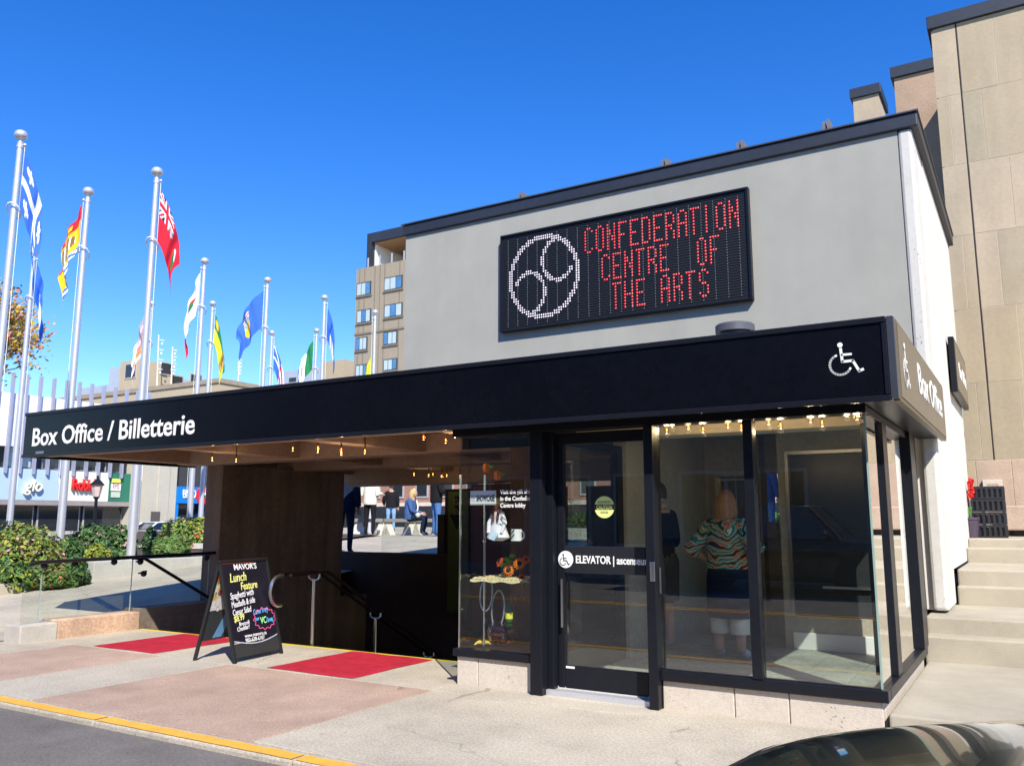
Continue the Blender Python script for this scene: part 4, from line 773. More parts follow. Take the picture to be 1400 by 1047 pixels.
person('person', 'woman seen from behind in swirl patterned blouse and navy skirt', (wpos.x, wpos.y, .075), R(180 - 8), dict(skin=skin, shirt=pm, sleeve=pm, fore=skin, trouser=navy, shin=skin, shoe=shoew, hair=hb, dark=hd),
       dict(elL=(.36,.08,1.13), wrL=(.245,-.06,.985), elR=(-.36,.08,1.13), wrR=(-.245,-.06,.985), knL=(.115,0,.5), anL=(.125,.02,.09), toL=(.15,-.12,.035), knR=(-.115,0,.5), anR=(-.125,.02,.09), toR=(-.15,-.12,.035)), 1.62, None, 1.25, 'bob', extra=woman_extra)
def man_extra(t, lp, P, k):
    lp('shorts', lambda b: [b.loft([[v*k for v in ell(z, r, r*1.05, s*.10, 0, n=16)] for z, r in ((.5,.115),(.7,.12),(.9,.125),(.98,.1))]) for s in (-1,1)], greyc, smooth=True, angle=60)
    lp('red_bag', lambda b: b.loft([[Vector((.02+ .02*s_, -.32, .98)) + Vector((.06*math.cos(a)*r, .02 + .1*math.cos(a)*r, .19*math.sin(a)*r)) for a in [2*math.pi*m/16 for m in range(16)]] for s_, r in ((-2,.6),(-1,1),(1,1),(2,.6))]), mat('bag_red', (.16,.012,.012), .5), smooth=True)
mpos = oz(906, 887, .075)
person('person', 'person in black shirt and grey shorts standing behind the door post', (mpos.x, mpos.y, .075), R(245), dict(skin=skin2, shirt=blk, sleeve=blk, fore=skin2, trouser=greyc, shin=skin2, shoe=shoew, hair=hd, dark=hd), dict(wrR=(-.2,-.22,1.02), elR=(-.25,.0,1.08)), 1.74, None, 1.1, 'short', extra=man_extra)
# people on the plaza behind
def jacket(cm, hem=.86, ribs=True):
    def f(t, lp, P, k):
        prof = []
        zs = [hem + (1.44 - hem)*i/24 for i in range(25)]
        for i, z in enumerate(zs): r = (.19 if z < 1.3 else .19 - (z-1.3)*.75); r += (.012*abs(math.sin(i*math.pi/2.5)) if ribs else 0); prof.append([v*k for v in ell(z, max(r, .07), max(r*.76, .06), 0, .005)])
        lp('jacket', lambda b: (b.loft(prof), [b.tube([Vector(P['sh'+s])*k, (Vector(P['sh'+s])*.5 + Vector(P['el'+s])*.5)*k, Vector(P['el'+s])*k, (Vector(P['el'+s])*.15 + Vector(P['wr'+s])*.85)*k], [.085*k,.08*k,.072*k,.055*k], 12) for s in 'LR']), cm, smooth=True, angle=50)
        lp('hem', lambda b: b.loft([[v*k for v in ell(z, .185, .142)] for z in (hem - .02, hem + .01)]), cm, smooth=True)
    return f
PZ = 1.014
def plaza_at(x, ybot): return oz(x, ybot, PZ)
q = plaza_at(505, 732.5); q.z = max(pz(q.y), .74) + .014
person('person', 'person in cream coat and black trousers at the left of the bench', q, R(190), dict(skin=skin, shirt=cream_c, sleeve=cream_c, fore=cream_c, trouser=blk, shin=blk, shoe=tanshoe, hair=hd, dark=hd), dict(wrR=(-.22,-.2,1.1), wrL=(.2,-.2,1.1)), 1.72, 'people around the plaza bench', 1.1, 'bob', extra=jacket(cream_c, .84, False))
q = plaza_at(534, 726)
person('person', 'person in black quilted jacket and light jeans behind the bench', q, R(215), dict(skin=skin, shirt=blk, sleeve=blk, fore=blk, trouser=ldenim, shin=ldenim, shoe=shoe, hair=hd, dark=hd), dict(elL=(.27,.02,1.12), wrL=(.27,-.16,.98)), 1.76, 'people around the plaza bench', 1.12, 'short', extra=jacket(blk))
q = plaza_at(596, 733)
person('person', 'person in black quilted jacket and blue jeans at the right of the bench', q, R(150), dict(skin=skin, shirt=blk, sleeve=blk, fore=blk, trouser=denim, shin=denim, shoe=mat('shoe_blue', (.2,.35,.6), .7), hair=hd, dark=hd), dict(wrR=(-.15,-.26,1.12), elR=(-.26,-.02,1.14), wrL=(.15,-.26,1.12), elL=(.26,-.02,1.14)), 1.75, 'people around the plaza bench', 1.15, 'short', extra=jacket(blk))
q = plaza_at(472, 757); q = od(471, 752, 17.0); q.z = max(pz(q.y), .74) + .014
person('person', 'person in dark navy clothes standing in the shade at left of bench', q, R(200), dict(skin=skin, shirt=navy, sleeve=navy, fore=navy, trouser=navy, shin=navy, shoe=shoe, hair=hd, dark=hd), None, 1.8, 'people around the plaza bench', 1.1, 'short', extra=jacket(navy, .8, False))
def seated_extra(t, lp, P, k):
    jacket(bluej, .52, False)
    lp('jacket', lambda b: b.loft([[v*k + Vector((0, .02, 0)) for v in ell(z, r, r*.8, 0, .0)] for z, r in ((.44,.21),(.6,.2),(.8,.19),(.92,.18),(.98,.12),(1.02,.07))]), bluej, smooth=True, angle=60)
    lp('bag_strap', lambda b: b.tube([(.17*k,-.1*k,.98*k),(.05*k,-.19*k,.75*k),(-.16*k,-.2*k,.55*k)], .018, 6), cream_c)
    lp('shoulder_bag', lambda b: b.ball((-.16*k,-.27*k,.55*k), .1, 10, (1,.6,.7)), cream_c, smooth=True)
q = oz(561, 732, PZ)
person('person', 'seated person in navy jacket with pale shoulder bag on the bench', q, R(108), dict(skin=skin, shirt=bluej, sleeve=bluej, fore=bluej, trouser=navy, shin=navy, shoe=shoe, hair=hblo, dark=hd),
  dict(pel=(0,.02,.5), spine=(0,.02,.66), chest=(0,-.02,.84), neck=(0,-.05,.99), headb=(0,-.07,1.06), shL=(.17,-.02,.92), elL=(.22,-.1,.67), wrL=(.1,-.32,.6), shR=(-.17,-.02,.92), elR=(-.22,-.1,.67), wrR=(-.1,-.32,.6), hipL=(.09,0,.48), knL=(.1,-.42,.48), anL=(.1,-.34,.09), toL=(.1,-.48,.035), hipR=(-.09,0,.48), knR=(-.1,-.42,.48), anR=(-.1,-.34,.09), toR=(-.1,-.48,.035)), 1.7, 'people around the plaza bench', 1.15, 'bob', extra=seated_extra)
# person glimpsed through the slot behind the elevator
q = oz(1050, 728, PZ); q = od(1049, 700, 20); q.z = PZ
person('person', 'person in blue long sleeves glimpsed through the slot behind the elevator', q, R(170), dict(skin=skin, shirt=bluej, sleeve=bluej, fore=bluej, trouser=denim, shin=denim, shoe=shoe, hair=hd, dark=hd), None, 1.82, None, 1.15, 'short', extra=jacket(bluej, .8, False))
# bench on the plaza: thick slab on trapezoid concrete legs
bq0, bq1 = oz(476, 731.5, PZ), oz(606, 730.5, PZ); dirb = (bq1 - bq0).normalized(); nb = dirb.cross(Vector((0,0,1)))
bench = thing('plaza_bench', 'long concrete bench on pale trapezoid legs with people around it', 'bench', bq0)
bw_ = .26; L_ = (bq1 - bq0).length
for i in range(3): o_ = bq0 + dirb*(L_*i/3 + .01); part('seat_slab', lambda b: b.prism([o_ + nb*s + Vector((0,0,.36)) for s in (-bw_, bw_)] + [o_ + dirb*(L_/3 - .02) + nb*s + Vector((0,0,.36)) for s in (bw_, -bw_)], (0,0,.1)), mat('bench_slab', (.22,.2,.18), .9), bench, bevel=.01)
for f in (.06, .3, .36, .62, .68, .93):
    o_ = bq0 + dirb*L_*f; part('leg', lambda b: b.prism([o_ - dirb*.12 + nb*-.2, o_ + dirb*.30 + nb*-.2, o_ + dirb*.16 + nb*-.2 + Vector((0,0,.358)), o_ - dirb*.02 + nb*-.2 + Vector((0,0,.358))], nb*.4), mat('bench_leg', (.6,.57,.5), .9), bench)
q = oz(488, 727, PZ); hbag = thing('green_shopping_bag', 'green and white shopping bag standing by the bench end', 'bag', q)
part('bag', lambda b: b.box(q + Vector((-.15,-.08,0)), q + Vector((.15,.08,.25))), mat('bag_green', (.12,.35,.05), .6), hbag); part('handle', lambda b: b.tube([q+Vector((-.08,0,.25)), q+Vector((-.06,0,.36)), q+Vector((.06,0,.36)), q+Vector((.08,0,.25))], .01, 6), whitep, hbag)

# ================================================================ FLAGPOLES AND FLAGS
fw_, fb_, fr_, fy_, fg_ = (mat('flag_' + n, c, .85, .06, 5, spec=.2) for n, c in (('white', (.78,.78,.8)), ('blue', (.02,.11,.5)), ('red', (.6,.02,.04)), ('yellow', (.82,.5,.02)), ('green', (.02,.2,.07))))
fbl = mat('flag_brightblue', (.03,.13,.6), .85, .06, 5); fk = mat('flag_navy', (.02,.025,.12), .85, .06, 5); flm = mat('flag_lime', (.7,.68,.02), .85, .06, 5); fbr = mat('flag_brown', (.2,.12,.03), .85, .3, 20); fo = mat('flag_orange', (.75,.3,.1), .85, .1, 5); fsl = mat('flag_slate', (.2,.35,.4), .85, .1, 5)
PAL = [fw_, fb_, fr_, fy_, fg_, fbl, fk, flm, fbr, fo, fsl]
W_c, B_c, R_c, Y_c, G_c, BB, NV, LM, BR, OR, SL_ = range(11)
def fleur(u, v, cx, cy, s): x, y = (u-cx)/s, (v-cy)/s; return (abs(x) < .16 and abs(y) < .95) or (abs(math.hypot(abs(x)-.42, y+.1) - .3) < .17 and y < .3) or (abs(y-.35) < .12 and abs(x) < .45)
def quebec(u, v):
    if abs(v-.5) < .085 or abs(u-.5) < .06: return W_c
    for cx in (.21, .79):
        for cy in (.2, .8):
            if fleur(u, v, cx, cy, .125): return W_c
    return BB
def newbruns(u, v):
    if v < .33: return Y_c if (abs(v-.17) < .08 and .25 < u < .75 and math.sin(u*40) > -.3) else R_c
    if v > .86: return W_c if math.sin(u*25 + v*60) > 0 else BB
    if math.hypot((u-.5)/.33, (v-.6)/.2) < 1: return BR if math.sin(u*60) > -.5 else W_c
    return Y_c
def ensign(u, v):
    if u < .5 and v < .5:
        x, y = u*2 - .5, v*2 - .5
        if abs(x) < .08 or abs(y) < .1: return R_c
        if abs(x) < .14 or abs(y) < .18: return W_c
        if abs(abs(x) - abs(y)) < .06: return R_c
        if abs(abs(x) - abs(y)) < .14: return W_c
        return NV
    if math.hypot((u-.75)/.12, (v-.55)/.2) < 1: return W_c if v < .48 else G_c
    return R_c
def island(u, v):
    if u > .93 or v > .93 or v < .07: return R_c if math.sin(u*50 + v*50) > -.2 else W_c
    if v < .36: return R_c if u > .12 else W_c
    if math.hypot((u-.5)/.2, (v-.6)/.16) < 1: return G_c
    return W_c
def trill(u, v):
    if u > .85: return R_c
    return G_c if math.hypot((u-.45)/.12, (v-.5)/.16) < 1 else (R_c if math.hypot((u-.45)/.17, (v-.35)/.1) < 1 else W_c)
def sask(u, v):
    if u < .3 and v < .45 and math.hypot((u-.15)/.1, (v-.22)/.15) < 1: return Y_c
    if math.hypot((u-.72)/.12, (v-.5)/.36) < 1: return OR if math.sin(v*40+u*30) > -.3 else G_c
    return G_c if v < .5 else LM
def alberta(u, v):
    x, y = (u-.5)/.15, (v-.5)/.3
    if abs(x) < 1 and -1 < y < 1 - .5*x*x:
        if y < -.55: return R_c if abs(x) < .12 or abs(y+.78) < .08 else W_c
        if y < 0: return W_c if math.sin(x*9+y*4) > .3 else SL_
        return Y_c
    return BB
def yukon(u, v):
    if u < .33: return G_c
    if u > .66: return BB
    return R_c if math.hypot((u-.5)/.08, (v-.5)/.22) < 1 and math.sin(v*50) > -.4 else W_c
def nfld(u, v):
    if u < .45: return W_c if abs(v-.5) < .06 or abs(v-u*1.1) < .06 else BB
    if abs(v-.3) < .1 or abs(v-.7) < .1: return R_c
    return W_c
def bluewhite(u, v): return BB if v < .5 else (W_c if abs((u-.5)) < .2 else B_c)
def palef(u, v): return (NV if math.sin(v*38) > .55 and u < .6 else (R_c if math.sin(v*38) < -.7 and u < .6 else W_c)) if v < .55 else (OR if v < .85 else W_c)
def nunavut(u, v): return LM if u < .5 else (W_c if abs(u-.5) > .08 else R_c)
def striped(u, v): return NV if v < .4 else (R_c if v > .8 else W_c)
def flagpole(i, tx, ty, fl, lab, flab, side, ang, w, h, drop, droop=1.0, ztop=8.6, zb=.3, r0=.086):
    p = oz(tx, ty, ztop); base = Vector((p.x, p.y, zb)); t = thing('flagpole', lab, 'flagpole', base, 0, 'aluminium flagpoles')
    part('pole', lambda b: b.tube([base, Vector((p.x,p.y,3)), Vector((p.x,p.y,ztop-.14))], [r0, r0*.86, r0*.58], 16), alu, t, smooth=True)
    part('collar', lambda b: b.tube([Vector((p.x,p.y,ztop-.26)), Vector((p.x,p.y,ztop-.2))], r0*.72, 14), alu, t, smooth=True)
    part('finial', lambda b: (b.ball((p.x, p.y, ztop), .12, 16, (1,1,.82)), b.tube([(p.x,p.y,ztop-.15),(p.x,p.y,ztop-.05)], .03, 8)), alu, t, smooth=True, angle=85)
    vd = _r * side; tw = -_fh
    part('truck', lambda b: (b.ball(Vector((p.x,p.y,ztop-.2)) + vd*(r0*.6+.04), .035, 8), b.tube([Vector((p.x,p.y,ztop-.2)), Vector((p.x,p.y,ztop-.2)) + vd*(r0*.6+.04)], .014, 6)), alu, t, smooth=True)
    part('halyard', lambda b: b.tube([Vector((p.x,p.y,ztop-.2)) + vd*(r0*.6+.04), Vector((p.x,p.y,2.2)) + vd*(r0+.03)], .006, 4), whitep, t)
    part('retainer_ring', lambda b: b.tube([Vector((p.x,p.y,ztop-drop-h-.05+.12*math.sin(R(a)))) + (vd*math.cos(R(a)) + tw*math.sin(R(a)))*(r0+.03) for a in range(0,361,30)], .016, 6), whitep, t)
    if not fl: return
    o_ = Vector((p.x, p.y, ztop - drop)) + vd*(r0*.65 + .05) + tw*.02
    ph = i*1.7; ca, sa = math.cos(R(ang)), math.sin(R(ang))
    def fn(u_, v_):
        f = u_; fold = .065*math.sin(u_*8 + v_*1.5 + ph)*min(1, u_*4) + .04*math.sin(u_*19 + v_*3 + ph*2)*min(1, u_*3)
        x = (w*ca*.9 + .06)*(1 - (1 - u_)**1.9)*(1 - .22*v_) + .05*math.sin(v_*5 + u_*3 + ph)*u_; z = -v_*h*(1 - .3*u_*droop) - (u_**1.15)*w*sa*1.06*(1 - .12*math.sin(v_*3.1))
        return o_ + vd*(x + .25*fold) + tw*fold + Vector((0, 0, z))
    b = MB(); b.grid(56, 40, fn, fl); tag(b.build('flag', PAL, None, smooth=True, angle=False), flab, 'flag', 'flags hanging on the poles')
POLES = [
 (29,185,quebec,'flagpole at the left edge carrying the blue and white flag','blue and white flag with fleur-de-lis on the leftmost tall pole',1,77,1.95,1.1,.34),
 (47,345,bluewhite,'thinner flagpole behind the leftmost one','small blue and white flag low behind the leftmost pole',1,80,1.6,1.0,.3),
 (121,262,newbruns,'flagpole carrying the yellow and red flag','yellow and red flag with ship and lion',-1,77,1.55,1.05,.3),
 (215,235,ensign,'flagpole carrying the red ensign flag','red ensign flag hanging folded beside its pole',1,74,1.55,1.1,.42),
 (207,415,palef,'flagpole hidden behind the red ensign flagpole','pale striped flag with orange showing behind the red ensign pole',-1,79,1.8,1.0,.3),
 (280,357,trill,'flagpole carrying the white flag with red ends','white flag with red tip and green emblem',-1,79,1.7,1.0,.35),
 (291,415,sask,'flagpole carrying the green and yellow flag','green and bright yellow flag hanging low',1,79,1.9,1.0,.35),
 (366,383,alberta,'flagpole carrying the plain blue shield flag','bright blue flag with a yellow based shield',-1,62,1.55,1.15,.35),
 (444,407,bluewhite,'flagpole carrying the narrow blue flag near the hotel','narrow blue flag hanging close to its pole near the hotel',1,80,1.5,1.0,.35),
 (433,452,yukon,'shorter looking flagpole carrying the green white and blue flag','green white and blue flag beside the narrow blue one',-1,70,1.7,1.1,.4),
 (513,427,nunavut,'flagpole standing in front of the hotel windows','yellow flag partly hidden by the pole in front of the hotel',-1,83,1.5,.8,1.5),
 (372,455,nfld,None,'white flag with blue and red triangles below the blue shield flag',1,76,1.7,.9,.5)]
for i, (tx, ty, fl, l1, l2, sd_, an, w_, h_, dp_) in enumerate(POLES): flagpole(i, tx, ty, fl, l1 or 'flagpole behind the blue shield flag with a hidden top', l2, sd_, an, w_, h_, dp_)

# ================================================================ SHRUBS AND TREE
lg, ldk, lol, lye, lpk, lor = leafm('leaf_green', (.085,.17,.03)), leafm('leaf_dark', (.035,.08,.022)), leafm('leaf_olive', (.12,.13,.035)), leafm('leaf_lime', (.25,.28,.03)), leafm('blossom_pink', (.5,.25,.22)), leafm('blossom_orange', (.55,.14,.03))
SH = [('big yellow green shrub with pinkish blossoms at the left edge', 36,714,800,74,12.8,[lye,lg,lpk,lol],[5,4,1.2,2],4200),
 ('low dark green shrub at the bottom left corner of the planter', 15,760,808,34,11.9,[lg,ldk,lye],[3,2,1],1700), ('small olive shrub in front of the big left shrub', 68,768,803,30,12.0,[lol,lg,lor],[3,3,.4],1600),
 ('dark green shrub next to the planter end block', 98,762,802,24,12.2,[ldk,lg],[3,2],1400), ('mid green bush between the first and second flagpole', 88,734,772,28,13.6,[lg,ldk],[2,2],1500),
 ('dark leafy bush behind the lime green one', 138,720,766,42,15.4,[ldk,lg,lpk],[4,2,.25],2200), ('small lime green bush between flagpoles', 133,744,768,17,13.4,[lye,lg],[5,1],900),
 ('low dark bush at the foot of the middle flagpole', 165,752,772,22,13.8,[ldk,lg],[2,2],900), ('narrow dark shrub right of the middle flagpole', 204,722,762,14,15.5,[ldk],None,900),
 ('rounded clipped green shrub behind the handrail', 232,733,762,28,15.0,[lg,lol],[3,1],2200), ('bush with orange red flowers above the short planter wall', 270,706,748,42,17.4,[lg,lye,lor,lpk],[5,3,.5,.3],2800)]
for lab, x, yt, yb_, hw, D, ms, fl, n in SH: shrub('shrub', lab, x, yt, yb_, hw, D*1.24, ms, None, int(n*2.3), .04 if D < 14 else .044, fl)
tb = od(-185, 735, 27); tb.z = .3
tree = thing('maple_tree', 'tree with sparse yellow and orange autumn leaves at left edge', 'tree', tb)
rt = random.Random(11); wood = MB(); lv = MB(); tips = []
tm_ = [leafm('leaf_autumn_yellow', (.55,.33,.03)), leafm('leaf_autumn_orange', (.5,.17,.06)), leafm('leaf_autumn_green', (.25,.27,.04)), leafm('leaf_autumn_pink', (.5,.22,.16))]
def grow(p, d, l, r, dep):
    q = p + d*l; wood.tube([p, (p+q)/2 + Vector((rt.uniform(-.06,.06), rt.uniform(-.06,.06), 0))*l, q], [r, r*.85, r*.65], 6)
    if dep == 0: tips.append(q); return
    for k in range(3 if dep > 1 else 3): 
        nd = (d + Vector((rt.uniform(-.9,.9), rt.uniform(-.9,.9), rt.uniform(-.25,.6)))).normalized(); grow(q, nd, l*rt.uniform(.62,.8), r*.6, dep-1)
    if dep <= 2: tips.append(q)
grow(tb, Vector((.05, 0, 1)), 3.2, .2, 5)
for p in tips:
    for k in range(15):
        q = p + Vector((rt.gauss(0,.26), rt.gauss(0,.26), rt.gauss(0,.2))); nn = Vector((rt.gauss(0,1), rt.gauss(0,1), rt.gauss(.5,1))).normalized(); a_ = nn.orthogonal().normalized(); c_ = nn.cross(a_); s_ = rt.uniform(.05,.1); lv.cur = rt.choices(range(4), [4,2,3,1.5])[0]
        lv.add([q-a_*s_, q+c_*s_*.6, q+a_*s_, q-c_*s_*.6], [(0,1,2,3)])
wood.build('trunk', mat('tree_bark', (.1,.075,.055), .9, .2, 6), tree); lv.build('crown', tm_, tree)

# ================================================================ STONE BUILDING ON THE RIGHT
RY = 15.6
rb_ = thing('stone_building', 'tall sandstone clad building with black roof edge at the right', 'building', (3, RY, 1.2))
XL = oy(1272, 42, RY).x; ZTOP = oy(1340, 24, RY).z
rows = [oy(1345, y, RY).z for y in (629, 523, 421, 318, 219, 121, 24)]; XS = oy(1330, 300, RY).x
boxp('core', (XL + .04, RY + .0035, .9), (9, 30, ZTOP), mat('joint_mortar', (.52, .44, .31), .9, .05, 3), rb_)
rz_ = random.Random(9); joints = [(.10, .95, 2.0), (-.30+.45, .62, 1.7), (-.02, 1.0, 1.9), (.25, .9, 1.8), (-.06, .78, 1.6), (.2, .85, 1.75)]
for i in range(6):
    z0, z1 = rows[i], rows[i+1]; xs = [XL, XS - .006]; cuts = [XS + .006, XS + .35 + joints[i][0], XS + .35 + joints[i][1] + .35]
    while cuts[-1] < 8.5: cuts.append(cuts[-1] + rz_.uniform(.75, 1.1))
    segs = [(XL, XS - .012)] if i % 2 else [(XL, (XL+XS)/2 + rz_.uniform(-.05,.08)), None]
    if segs[-1] is None: segs[-1] = (segs[0][1], XS - .012)
    segs += [(XS + .012, cuts[1])] + list(zip(cuts[1:], cuts[2:]))
    for a, c in segs: boxp('stone_panel', (a + .006, RY + rz_.uniform(-.0015, .001), z0 + .006), (c - .006, RY + .06, z1 - .006), rz_.choice((stone, stone, stone2, stone3)), rb_)
boxp('expansion_joint', (XS - .012, RY + .001, rows[0]), (XS + .012, RY + .003, ZTOP), mat('seam_dark', (.03, .02, .02), .9), rb_)
boxp('roof_edge', (XL - .05, RY - .06, ZTOP), (9, 30, ZTOP + .24), parap, rb_, bevel=.01)
lowst = mat('pink_base_stone', (.46, .34, .25), .9, .12, 3, .3, 50)
zl = 1.2
for x0, x1 in ((XL, XL + .12), (XL + .125, XL + .62), (XL + .625, XL + 1.5), (XL + 1.505, XL + 2.6)): boxp('base_panel', (x0, RY - .004, .9), (x1 - .005, RY + .05, rows[0] - .006), lowst if x0 != XL else stone, rb_, bevel=.004)
fbx = thing('wall_niche', 'pale framed niche in the base of the stone building behind the crate', 'niche', (0,0,0)); a, c = oy(1343, 656, RY - .05), oy(1377, 735, RY - .05)
boxp('surround', (a.x, RY - .06, 1.2), (c.x, RY - .006, a.z), mat('pale_frame', (.62, .55, .43), .9), fbx, bevel=.006); boxp('recess', (a.x + .06, RY - .064, 1.2), (c.x - .05, RY - .061, a.z - .06), lowst, fbx)
a = oy(1373, 691, 14.9); c = oy(1420, 725, 14.9); tag(boxp('stone_block', (a.x, 14.9, c.z), (a.x + 2.4, 15.5, a.z), lowst, bevel=.02), 'pinkish stone bench block beside the black crates', 'stone block')
boxp('stone_block_foot', (a.x + .1, 15.0, 1.19), (a.x + 2.3, 15.45, c.z), darkst, bpy.data.objects['stone_block'])
# roof blocks
def roofblock(lab, x0, x1, yt, yb, Y, m, dep, zlow=5):
    a, c = oy(x0, yt + 8, Y), oy(x1, yt, Y); t = thing('roof_block', lab, 'rooftop block', (a.x, Y, zlow)); boxp('shaft', (a.x, Y, zlow), (c.x, Y + dep, a.z), m, t); boxp('cap', (a.x - .06, Y - .06, a.z), (c.x + .06, Y + dep + .06, a.z + .25), parap, t, bevel=.01)
roofblock('small beige rooftop block with a dark cap above the pavilion', 1166, 1201, 128, 160, 21, stone2, 1.2)
roofblock('reddish sandstone rooftop block with dark cap beside the tall building', 1222, 1290, 100, 160, 19, redst, 4)
# small wall sign round the corner
a, c = ox(1316, 457, -.70), ox(1335, 540, -.70); ws = thing('wall_sign', 'small framed sign projecting from the cream side wall', 'sign', (-.7, 13, 3)); Y0, Y1 = 12.0, 14.15
z1_, z0_ = oy(1317, 458, Y0).z, oy(1318, 535, Y0).z
boxp('box', (-.76, Y0, z0_), (-.69, Y1, z1_), blackm, ws, bevel=.01); boxp('face', (-.689, Y0 + .06, z0_ + .05), (-.686, Y1 - .08, z1_ - .05), tan_sign, ws); fit_side('lettering', 'Box Office', Y0 + .5, Y1 - .3, (z0_+z1_)/2 - .1, .2, -.683, wp, ws, bold=.004)
# stacked black plastic crates and red flowers
CQ = oz(1352, 735, 1.2); ck = mat('crate_black', (.015, .016, .02), .5, .1, 10); a, c = oy(1331, 735, CQ.y), oy(1372, 664, CQ.y); wdt = c.x - a.x; nH = 4; ch = (c.z - 1.2)/nH
def crate(base, lab):
    t = thing('plastic_crate', lab, 'crate', base, 0, 'stacked black crates')
    def fn(b):
        x0, x1, y0, y1, z0, z1 = base[0], base[0]+wdt, base[1], base[1]+.4, base[2]+.004, base[2]+ch-.004
        b.box((x0,y0,z0),(x1,y1,z0+.02)); b.box((x0,y0,z1-.03),(x1,y0+.02,z1)); b.box((x0,y1-.02,z1-.03),(x1,y1,z1)); b.box((x0,y0+.02,z1-.03),(x0+.02,y1-.02,z1)); b.box((x1-.02,y0+.02,z1-.03),(x1,y1-.02,z1))
        n = 7
        for i in range(n): xx = x0 + (wdt-.03)*i/(n-1); b.box((xx,y0+.001,z0+.02),(xx+.03,y0+.015,z1-.03)); b.box((xx,y1-.015,z0+.02),(xx+.03,y1-.001,z1-.03))
        for i in range(6): yy = y0 + .03 + .31*i/5; b.box((x0+.001,yy,z0+.02),(x0+.015,yy+.03,z1-.03)); b.box((x1-.015,yy,z0+.02),(x1-.001,yy+.03,z1-.03))
        b.box((x0+.03,y0+.03,z0+.02),(x1-.03,y1-.03,z1-.035))
    part('body', fn, ck, t)
for i in range(nH): crate((a.x, CQ.y, 1.202 + i*ch), ('lowest', 'second lowest', 'second highest', 'topmost')[i] + ' black plastic crate of the stack on the steps')
rf = thing('red_flowers', 'bright red flowers showing beside the stacked crates', 'flowers', (a.x - .05, CQ.y - .1, 1.2)); b = MB(); rr = random.Random(4)
for i in range(60):
    c_ = oy(1326 + rr.uniform(-2, 4.5), 666 + rr.uniform(-11, 14), CQ.y - .1); nn = Vector((rr.gauss(0,1), -1, rr.gauss(0,1))).normalized(); a_ = nn.orthogonal().normalized()*.028; e_ = nn.cross(a_); b.add([c_-a_, c_+e_, c_+a_, c_-e_], [(0,1,2,3)])
b.build('blossom', mat('blossom_red', (.7,.03,.02), .7), rf); fp = oy(1326, 690, CQ.y - .1); part('pot', lambda b: b.lathe([(.09,0),(.12,.25),(.13,.25),(.13,.28),(.02,.28)], (fp.x - .02, fp.y, 1.2), 14), mat('pot_dark', (.06,.04,.06), .6), rf, smooth=True)
part('stem', lambda b: [b.tube([(fp.x - .02, fp.y, 1.45), (fp.x + .02*k, fp.y, 1.62)], .008, 5) for k in (-1, 0, 1)], leafm('flower_stem', (0,0,0)), rf)

# ================================================================ HOTEL TOWER
HY = 62
ht = thing('hotel_tower', 'beige panelled hotel tower with a black framed top floor', 'building', (-40, HY, 0))
hp = mat('hotel_panel', (.30, .245, .175), .75, .05, .6); hp2 = mat('hotel_panel_seam', (.2, .165, .12), .8); hblue = mat('window_blue', (.08, .2, .36), .08, .3, .6, spec=.9)
hl = oy(486, 420, HY).x; hr = oy(640, 420, HY).x; hz = oy(500, 366, HY).z
boxp('wall', (hl, HY, 0), (hr, HY + 25, hz), hp, ht)
for px_ in (490, 497, 511, 518, 524.5, 545, 554):
    x = oy(px_ + .7, 420, HY).x; boxp('panel_seam', (x - .05, HY - .03, 0), (x + .05, HY - .002, hz), hp2, ht)
for k in range(0, 60): x = hl + .25 + k*.52; boxp('panel_rib', (x, HY - .022, 0), (x + .06, HY - .0015, hz), hp, ht) if x < oy(570, 420, HY).x else None
zrow = [(388, 406), (425, 443), (462, 480), (499, 515), (536, 553), (573, 590)]
for (y0, y1) in zrow:
    for x0, x1 in ((488.5, 508), (526, 551)):
        if y0 > 450: x0, x1 = (487, 503) if x0 < 500 else (525, 544)
        sl = (x0 - 500)*-.0; ay = y0 - (x0 - 488)*.2; a, c = oy(x0, ay, HY), oy(x1, ay, HY); z1_, z0_ = a.z, oy(x0, ay + (y1-y0), HY).z
        wd_ = thing('tmp', None, None); bpy.data.objects.remove(wd_)
        wn = boxp('window', (a.x, HY - .06, z0_), (c.x, HY - .035, z1_), mat('window_frame_dark', (.05,.055,.06), .5), ht)
        n = 3
        for k in range(n):
            s0 = a.x + .08 + (c.x - a.x - .16)*k/n; s1 = a.x + .08 + (c.x - a.x - .16)*(k+1)/n - .08
            boxp('pane', (s0, HY - .085, z0_ + .1), (s1, HY - .065, z1_ - .1), (hblue, mat('window_curtain', (.42,.5,.5), .25, .1, 1), mat('window_curtain', (0,0,0)))[(k + int(y0)) % 3], wn)
        boxp('sill', (a.x - .1, HY - .14, z0_ - .12), (c.x + .1, HY - .03, z0_ - .01), hp2, wn)
    boxp('corner_pane', (hl - .03, HY + .3, zrow and oy(488, y1, HY).z), (hl - .002, HY + 3, oy(488, y0, HY).z), hblue, ht)
boxp('ledge', (hl - .06, HY - .09, oy(500, 443, HY).z - 1.0), (hr, HY - .04, oy(500, 443, HY).z - .85), hp2, ht)
